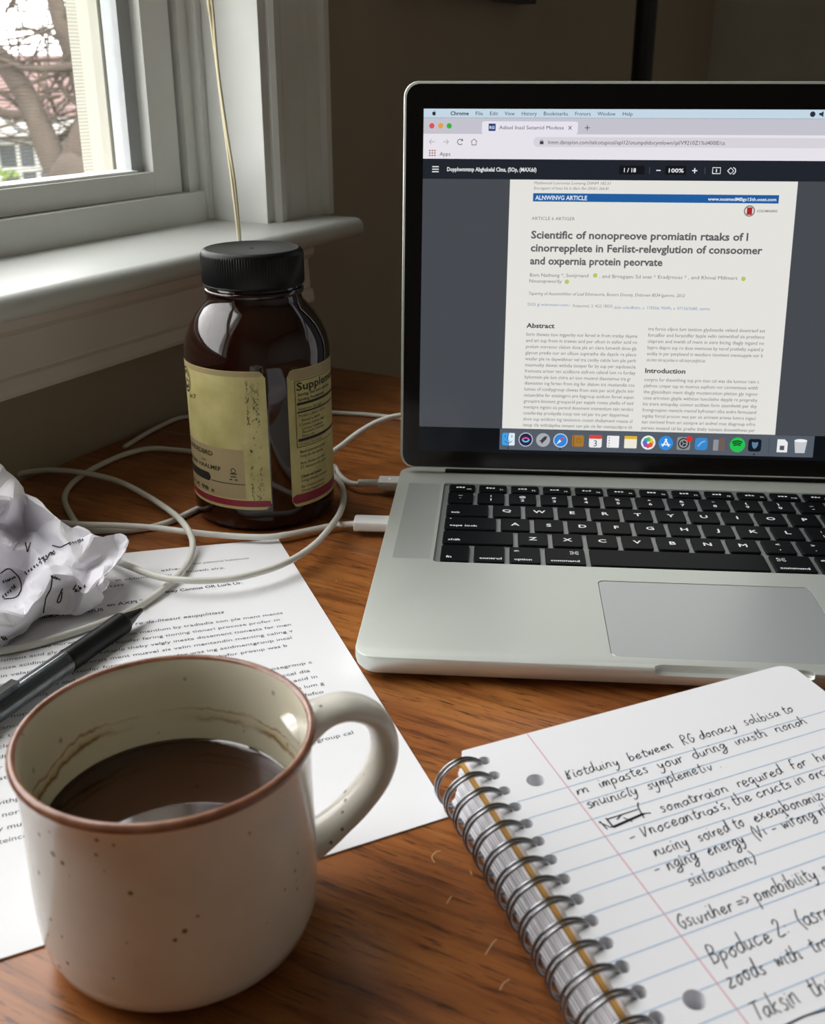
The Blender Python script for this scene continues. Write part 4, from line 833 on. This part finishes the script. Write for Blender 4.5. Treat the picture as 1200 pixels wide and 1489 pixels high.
# ================================================================== CRUMPLED PAPER
cp = [(-60,60,58),(0,105,60),(95,190,50),(160,290,44),(150,335,40),(125,500,24),(175,520,20),(-60,330,52),(20,380,44),(80,335,54),(-60,480,36),(30,470,38),(0,495,30),(40,520,26),
 (130,575,20),(205,525,24),(260,490,30),(340,435,38),(415,475,33),(490,548,27),(560,535,30),(660,525,24),(765,545,22),(770,580,21),(750,635,17),(690,660,14),(640,665,17),(510,750,16),(470,690,26),(400,640,28),(330,560,32),
 (300,640,20),(240,690,27),(180,600,28),(150,760,15),(60,620,34),(-60,600,40),(0,590,38),(70,640,28),(0,740,26),(-60,780,22),(40,820,12),(110,900,12),(60,930,16),(0,970,22),(-60,990,24),
 (140,900,20),(210,800,24),(270,730,30),(340,740,27),(430,745,24),(310,772,29),(450,790,25),(590,768,26),(620,800,24),(618,880,14),(612,960,4),(560,1000,3),(420,1025,2.5),(420,880,13),(330,900,14),(480,900,17),(240,1045,2.5),(300,980,9),
 (250,900,20),(200,940,24),(150,1020,19),(100,1100,12),(160,1110,3),(40,1185,3),(0,1080,19),(-60,1120,17),(0,1228,2.2),(-60,1255,2.2),
 (-150,120,48),(-170,280,56),(-150,430,40),(-180,560,47),(-140,690,30),(-170,820,34),(-130,930,18),(-180,1040,24),(-130,1150,11),(-150,1260,2.2),(-250,300,30),(-270,500,34),(-250,680,20),(-270,860,22),(-240,1020,10),(-230,1180,3),(-340,480,8),(-350,700,5),(-330,900,3),(-300,1090,2.2)]
pts2 = [Vector((x/4, 640+y/4)) for x, y, z in cp]
_, _, tris, ov, _, _ = delaunay_2d_cdt(pts2, [], [], 0, 1e-4)
co2, _, tris, ov, _, _ = delaunay_2d_cdt(pts2, [], [], 0, 1e-4)
bm = bmesh.new(); V3 = []
for p, orig in zip(co2, ov):
    z = cp[orig[0]][2] if orig else 5; V3.append(bm.verts.new(onz(p.x, p.y, .0006+z/1000)))
for t_ in tris:
    P = [co2[i] for i in t_]
    lens = max((P[i]-P[(i+1) % 3]).length for i in range(3))
    if lens < 62:
        try: bm.faces.new([V3[i] for i in t_])
        except ValueError: pass
loose = [v for v in bm.verts if not v.link_faces]; bmesh.ops.delete(bm, geom=loose, context='VERTS')
# close the lump underneath: drop the rim to the desk and fold it inwards behind
be = [e for e in bm.edges if e.is_boundary]; ex = bmesh.ops.extrude_edge_only(bm, edges=be)['geom']
nv = [v for v in ex if isinstance(v, bmesh.types.BMVert)]; cen = sum((v.co for v in nv), Vector())/len(nv)
for v in nv:
    far_ = (v.co-CP); far_.z = 0; k = .35 if v.co.z > .012 else .12
    v.co = v.co.lerp(Vector((cen.x, cen.y, .004)), k); v.co.z = max(.003, v.co.z*.35)
bmesh.ops.triangulate(bm, faces=bm.faces)
bmesh.ops.subdivide_edges(bm, edges=bm.edges, cuts=4, use_grid_fill=True)
for _k in range(2): bmesh.ops.smooth_vert(bm, verts=[v for v in bm.verts if not v.is_boundary], factor=.5, use_axis_x=True, use_axis_y=True, use_axis_z=True)
bmesh.ops.recalc_face_normals(bm, faces=bm.faces)
bm.normal_update()
for v in bm.verts:
    n_ = -abs(noise.noise(v.co*48+Vector((3, 1, 7))))*.0045+abs(noise.noise(v.co*110))*.0016; v.co += v.normal*n_
    if v.co.z < .0018: v.co.z = .0018
corg = Vector((cen.x, cen.y, .0))
bvh = BVHTree.FromBMesh(bm)
crm = bpy.data.meshes.new('crumpled_paper')
cr_t = thing('crumpled_paper', corg, 'crumpled sheet of scribbled white paper beside the wall', 'paper')
for v in bm.verts: v.co -= corg
bm.to_mesh(crm); bm.free()
for p_ in crm.polygons: p_.use_smooth = True
crm.set_sharp_from_angle(angle=math.radians(24))
cro = bpy.data.objects.new('crumpled_sheet', crm); COL.objects.link(cro); cro.parent = cr_t; sm_ = cro.modifiers.new('thickness', 'SOLIDIFY'); sm_.thickness = .0003; sm_.offset = -1; crm.materials.append(m_paper('crumpled_white_paper', 'f6f4fb'))
def on_crumple(x, y):
    d = ray(x/4, 640+y/4); h = bvh.ray_cast(CP, d.normalized()); return (h[0], h[1]) if h[0] else (None, None)
m_ = MB()
def scrib(P, wd=.0006, mb_=None):
    Q = []; nn = None
    for q in spline([(a, b_, 0) for a, b_ in P], 5):
        h, n_ = on_crumple(q.x, q.y)
        if h is None: continue
        if n_.dot(h-CP) > 0: n_ = -n_
        Q.append(h+n_*.0006-corg); nn = n_
    if len(Q) > 1: (mb_ or m_).ribbon(Q, wd, (CP-corg-Q[0]).normalized())
ra = random.Random(8)
for P in ([(0, 770), (50, 745), (110, 800), (130, 870), (90, 920), (20, 930)], [(300, 790), (290, 860), (260, 920), (250, 1000)], [(360, 860), (330, 940), (350, 935), (358, 880)], [(430, 870), (450, 840), (470, 870), (440, 880)], [(240, 690), (270, 700), (290, 660), (320, 670)], [(150, 600), (160, 650), (180, 600)], [(310, 610), (360, 620), (410, 600)]): 
    q_ = MB(); scrib(P, .0006, q_)
    if q_.f: q_.build('scribbled_stroke', PENINK, cr_t)
for (x0, y0, n, dx, dy) in ((10, 830, 6, 14, -6), (10, 920, 6, 14, -12), (150, 780, 7, 17, -12), (230, 700, 6, 16, -8), (400, 610, 6, 15, -4), (300, 800, 4, 12, 2), (440, 870, 4, 14, -4), (0, 1150, 3, 12, 2)):
    q_ = MB()
    for k in range(n):
        x, y = x0+k*dx, y0+k*dy; scrib([(x, y), (x+ra.uniform(2, 8), y-ra.uniform(6, 16)), (x+ra.uniform(4, 12), y+ra.uniform(0, 8)), (x+12, y-4)], .0004, q_)
    if q_.f: q_.build('scribbled_word', PENINK, cr_t)

# ================================================================== CABLES
def cable(name, pts, r, label, n=7):
    P = spline([onz(x, y, z/1000) for x, y, z in pts], n); o = P[0].copy(); o.z = 0
    t = thing(name, o, label, 'cable', group=None); MB().tube(P, r, 12).build('cord', CORD, t, True, o); return t, o
R0 = .00185
LM = lambda x, y, z: lapw(x, y, z)
# charging lead: plug, loop in front of the bottle, under the crumpled paper, behind the bottle and up behind the lid
ms = lapw(-16, 231, -6.2); us = lapw(-20.5, 164, -6.0)
def px(p):
    q = RM.transposed() @ (p-CP); return (600+FPX*q.x/-q.z, 744.5-FPX*q.y/-q.z)
a = px(lapw(-26, 230.5, -7)); 
ch, cho = cable('charging_cable', [(*px(lapw(-14, 231, -6.2)), 6.8), (*a, 6), (506, 701, 5), (493, 690, 4.5), (486, 678, 5), (484, 690, 6.5), (496, 704, 8), (500, 722, 8), (496, 742, 9.5), (484, 762, 10.5), (464, 786, 10), (440, 805, 9), (412, 820, 9), (385, 830, 9), (345, 840, 9), (308, 844, 9), (274, 844, 9.4), (242, 841, 9), (215, 834, 8), (192, 825, 7), (160, 812, 6), (135, 795, 5), (116, 768, 2.3), (102, 747, 2.2), (94, 727, 2.4), (100, 709, 2.4), (120, 691, 2.4), (150, 674, 2.6), (187, 659, 3), (225, 652, 3), (281, 657, 3), (340, 664, 3), (400, 672, 4), (455, 672, 8), (491, 652, 16), (520, 630, 24), (550, 613, 29), (582, 604, 31), (640, 598, 30)], R0, 'white charging cable looping round the bottle to the laptop side')
mo = lapw(0, 231, -6.2)
def plug(parent, porg, x0, x1, y, hy, z, hz, name, m, r=1.0):
    L = [[lapw(x, y+a_, z+b_)-porg for a_, b_ in rrect(-hy+i, hy-i, -hz+i, hz-i, max(r-i*.5, .3), 3)] for x, i in ((x0, .5), (x0+.4, .1), (x0+1, 0), (x1, 0))]
    return MB().loops(L, True, True, True).build(name, m, parent, True, auto=40)
plug(ch, cho, -13.5, -.05, 231.0, 6.0, -5.8, 3.0, 'magnetic_plug', mat('plug_aluminium', 'e6e6e4', .4, metal=.2))
MB().tube([lapw(-27, 230.6, -6.2)-cho, lapw(-25.5, 230.7, -6.1)-cho, lapw(-25, 230.7, -6.1)-cho, lapw(-13.5, 231, -5.8)-cho], [.0020, .0026, .0024, .0024], 14).build('strain_relief', CORD, ch, True)
MB().poly([circ2(0, 0, .5, 12)], lambda a_, b_: lapw(-6.5+a_, 231+b_, -2.75)-cho).build('charge_light', mat('charge_led', 'ffffff', .3, emit='e8fff0', es=1.2), ch)
ub, ubo = cable('usb_cable', [(*px(lapw(-20, 164, -6.4)), 6.6), (*px(lapw(-27, 163.8, -7)), 6), (490, 763, 4.6), (456, 770, 4), (420, 777, 4.4), (385, 781, 4.4), (330, 779, 4.4), (275, 773.6, 7.2), (220, 767, 6.4), (165, 764, 6.8), (118, 762.5, 6.6), (71, 758, 3), (33, 753, 2.2), (-20, 745, 2.2), (-50, 725, 2.2), (-30, 700, 2.2), (25, 689, 3), (62, 684, 5), (100, 685, 7), (140, 691, 7), (175, 701, 6), (212, 720, 5), (250, 745, 7.5), (270, 765, 11.2), (280, 787, 7), (277, 810, 4), (265, 830, 3.8), (245, 850, 3.4), (220, 870, 3), (187, 890, 3), (150, 905, 3), (100, 922, 3), (50, 937, 3), (0, 947, 3), (-60, 955, 3)], R0, 'white USB cable running past the bottle and under the crumpled paper')
plug(ub, ubo, -20.6, -.05, 164.0, 6.0, -5.8, 3.2, 'plug_shell', PLUG, 1.4)
cable('white_cable', [(300, 734, 2.2), (330, 715, 2.2), (360, 700, 2.2)][::-1]+[(295, 736, 2.2), (262, 752, 2.2), (237, 762, 2.2), (200, 770, 2.2), (160, 771.5, 2.2), (125, 772, 2.2), (95, 772, 2.2)], R0, 'short run of white cable from behind the bottle to the crumpled paper')
cable('thin_white_cable', [(181, 650, 2), (205, 635, 2), (226, 623, 2), (254, 610, 2), (276, 605.5, 2), (340, 598, 2), (420, 595, 2), (488, 600, 2), (535, 603, 2), (582, 608, 2), (640, 616, 2)], .0017, 'thin white cable along the wall behind the bottle')

# ================================================================== BLIND CORD, PICTURE, LAMP
bc = thing('blind_cord', (-.4945, .655, zs), 'pair of thin cream blind cords hanging onto the window sill', 'cord'); bco = Vector((-.4945, .655, zs))
CM = mat('cream_cord', 'c9bf9f', .8)
def wp(x, y, X): d = ray(x, y); return CP+d*((X-CP.x)/d.x)
for pts in (((297, -60, -.555), (303, 0, -.545), (316, 100, -.53), (326, 180, -.52), (337, 260, -.508), (347, 345, -.4975)), ((300, -60, -.55), (308, 0, -.543), (317, 100, -.528), (328, 180, -.518), (341, 265, -.506), (349, 348, -.4965))):
    P = [wp(*q) for q in pts]; P = [Vector((P[0].x-.004, P[0].y-.01, z_)) for z_ in (1.69, 1.2, .7)]+P; P.append(Vector((P[-1].x, P[-1].y, zs+.0012)))
    MB().tube(spline(P, 6), .0011, 8).build('cord_strand', CM, bc, True, bco)
pf = thing('picture_frame', (WX, 1.14, .335), 'dark framed picture hanging on the window wall', 'picture'); fo = Vector((WX, 1.14, .335))
FR = mat('dark_frame_wood', '14110f', .4)
for y0, y1, z0, z1 in ((.98, 1.30, .326, .36), (.98, 1.30, .735, .76), (.98, 1.005, .3601, .7349), (1.275, 1.30, .3601, .7349)): MB().box(WX+.001, WX+.022, y0, y1, z0, z1).build('frame_bar', FR, pf, False, fo)
MB().box(WX+.001, WX+.008, 1.0051, 1.2749, .3601, .7349).build('picture_panel', mat('dim_picture', '57524a', .5), pf, False, fo)
lp = CP+ray(937, 60)*1.36; lamp = thing('floor_lamp', (lp.x, lp.y, FZ), 'black floor lamp pole standing behind the laptop', 'lamp')
LB = mat('lamp_black_metal', '070707', .4)
MB().lathe([(0, 0), (.14, 0), (.14, .012), (.12, .02), (.02, .028), (0, .028)], 40).build('lamp_base', LB, lamp, True, auto=40)
MB().lathe([(.0135, .02), (.0135, 1.62), (0, 1.62)], 24).build('pole', LB, lamp, True, auto=40)
MB().lathe([(.15, 1.56), (.10, 1.86)], 40).build('lamp_shade', mat('linen_shade', '9a9282', .9), lamp, True)
bpy.context.view_layer.update()
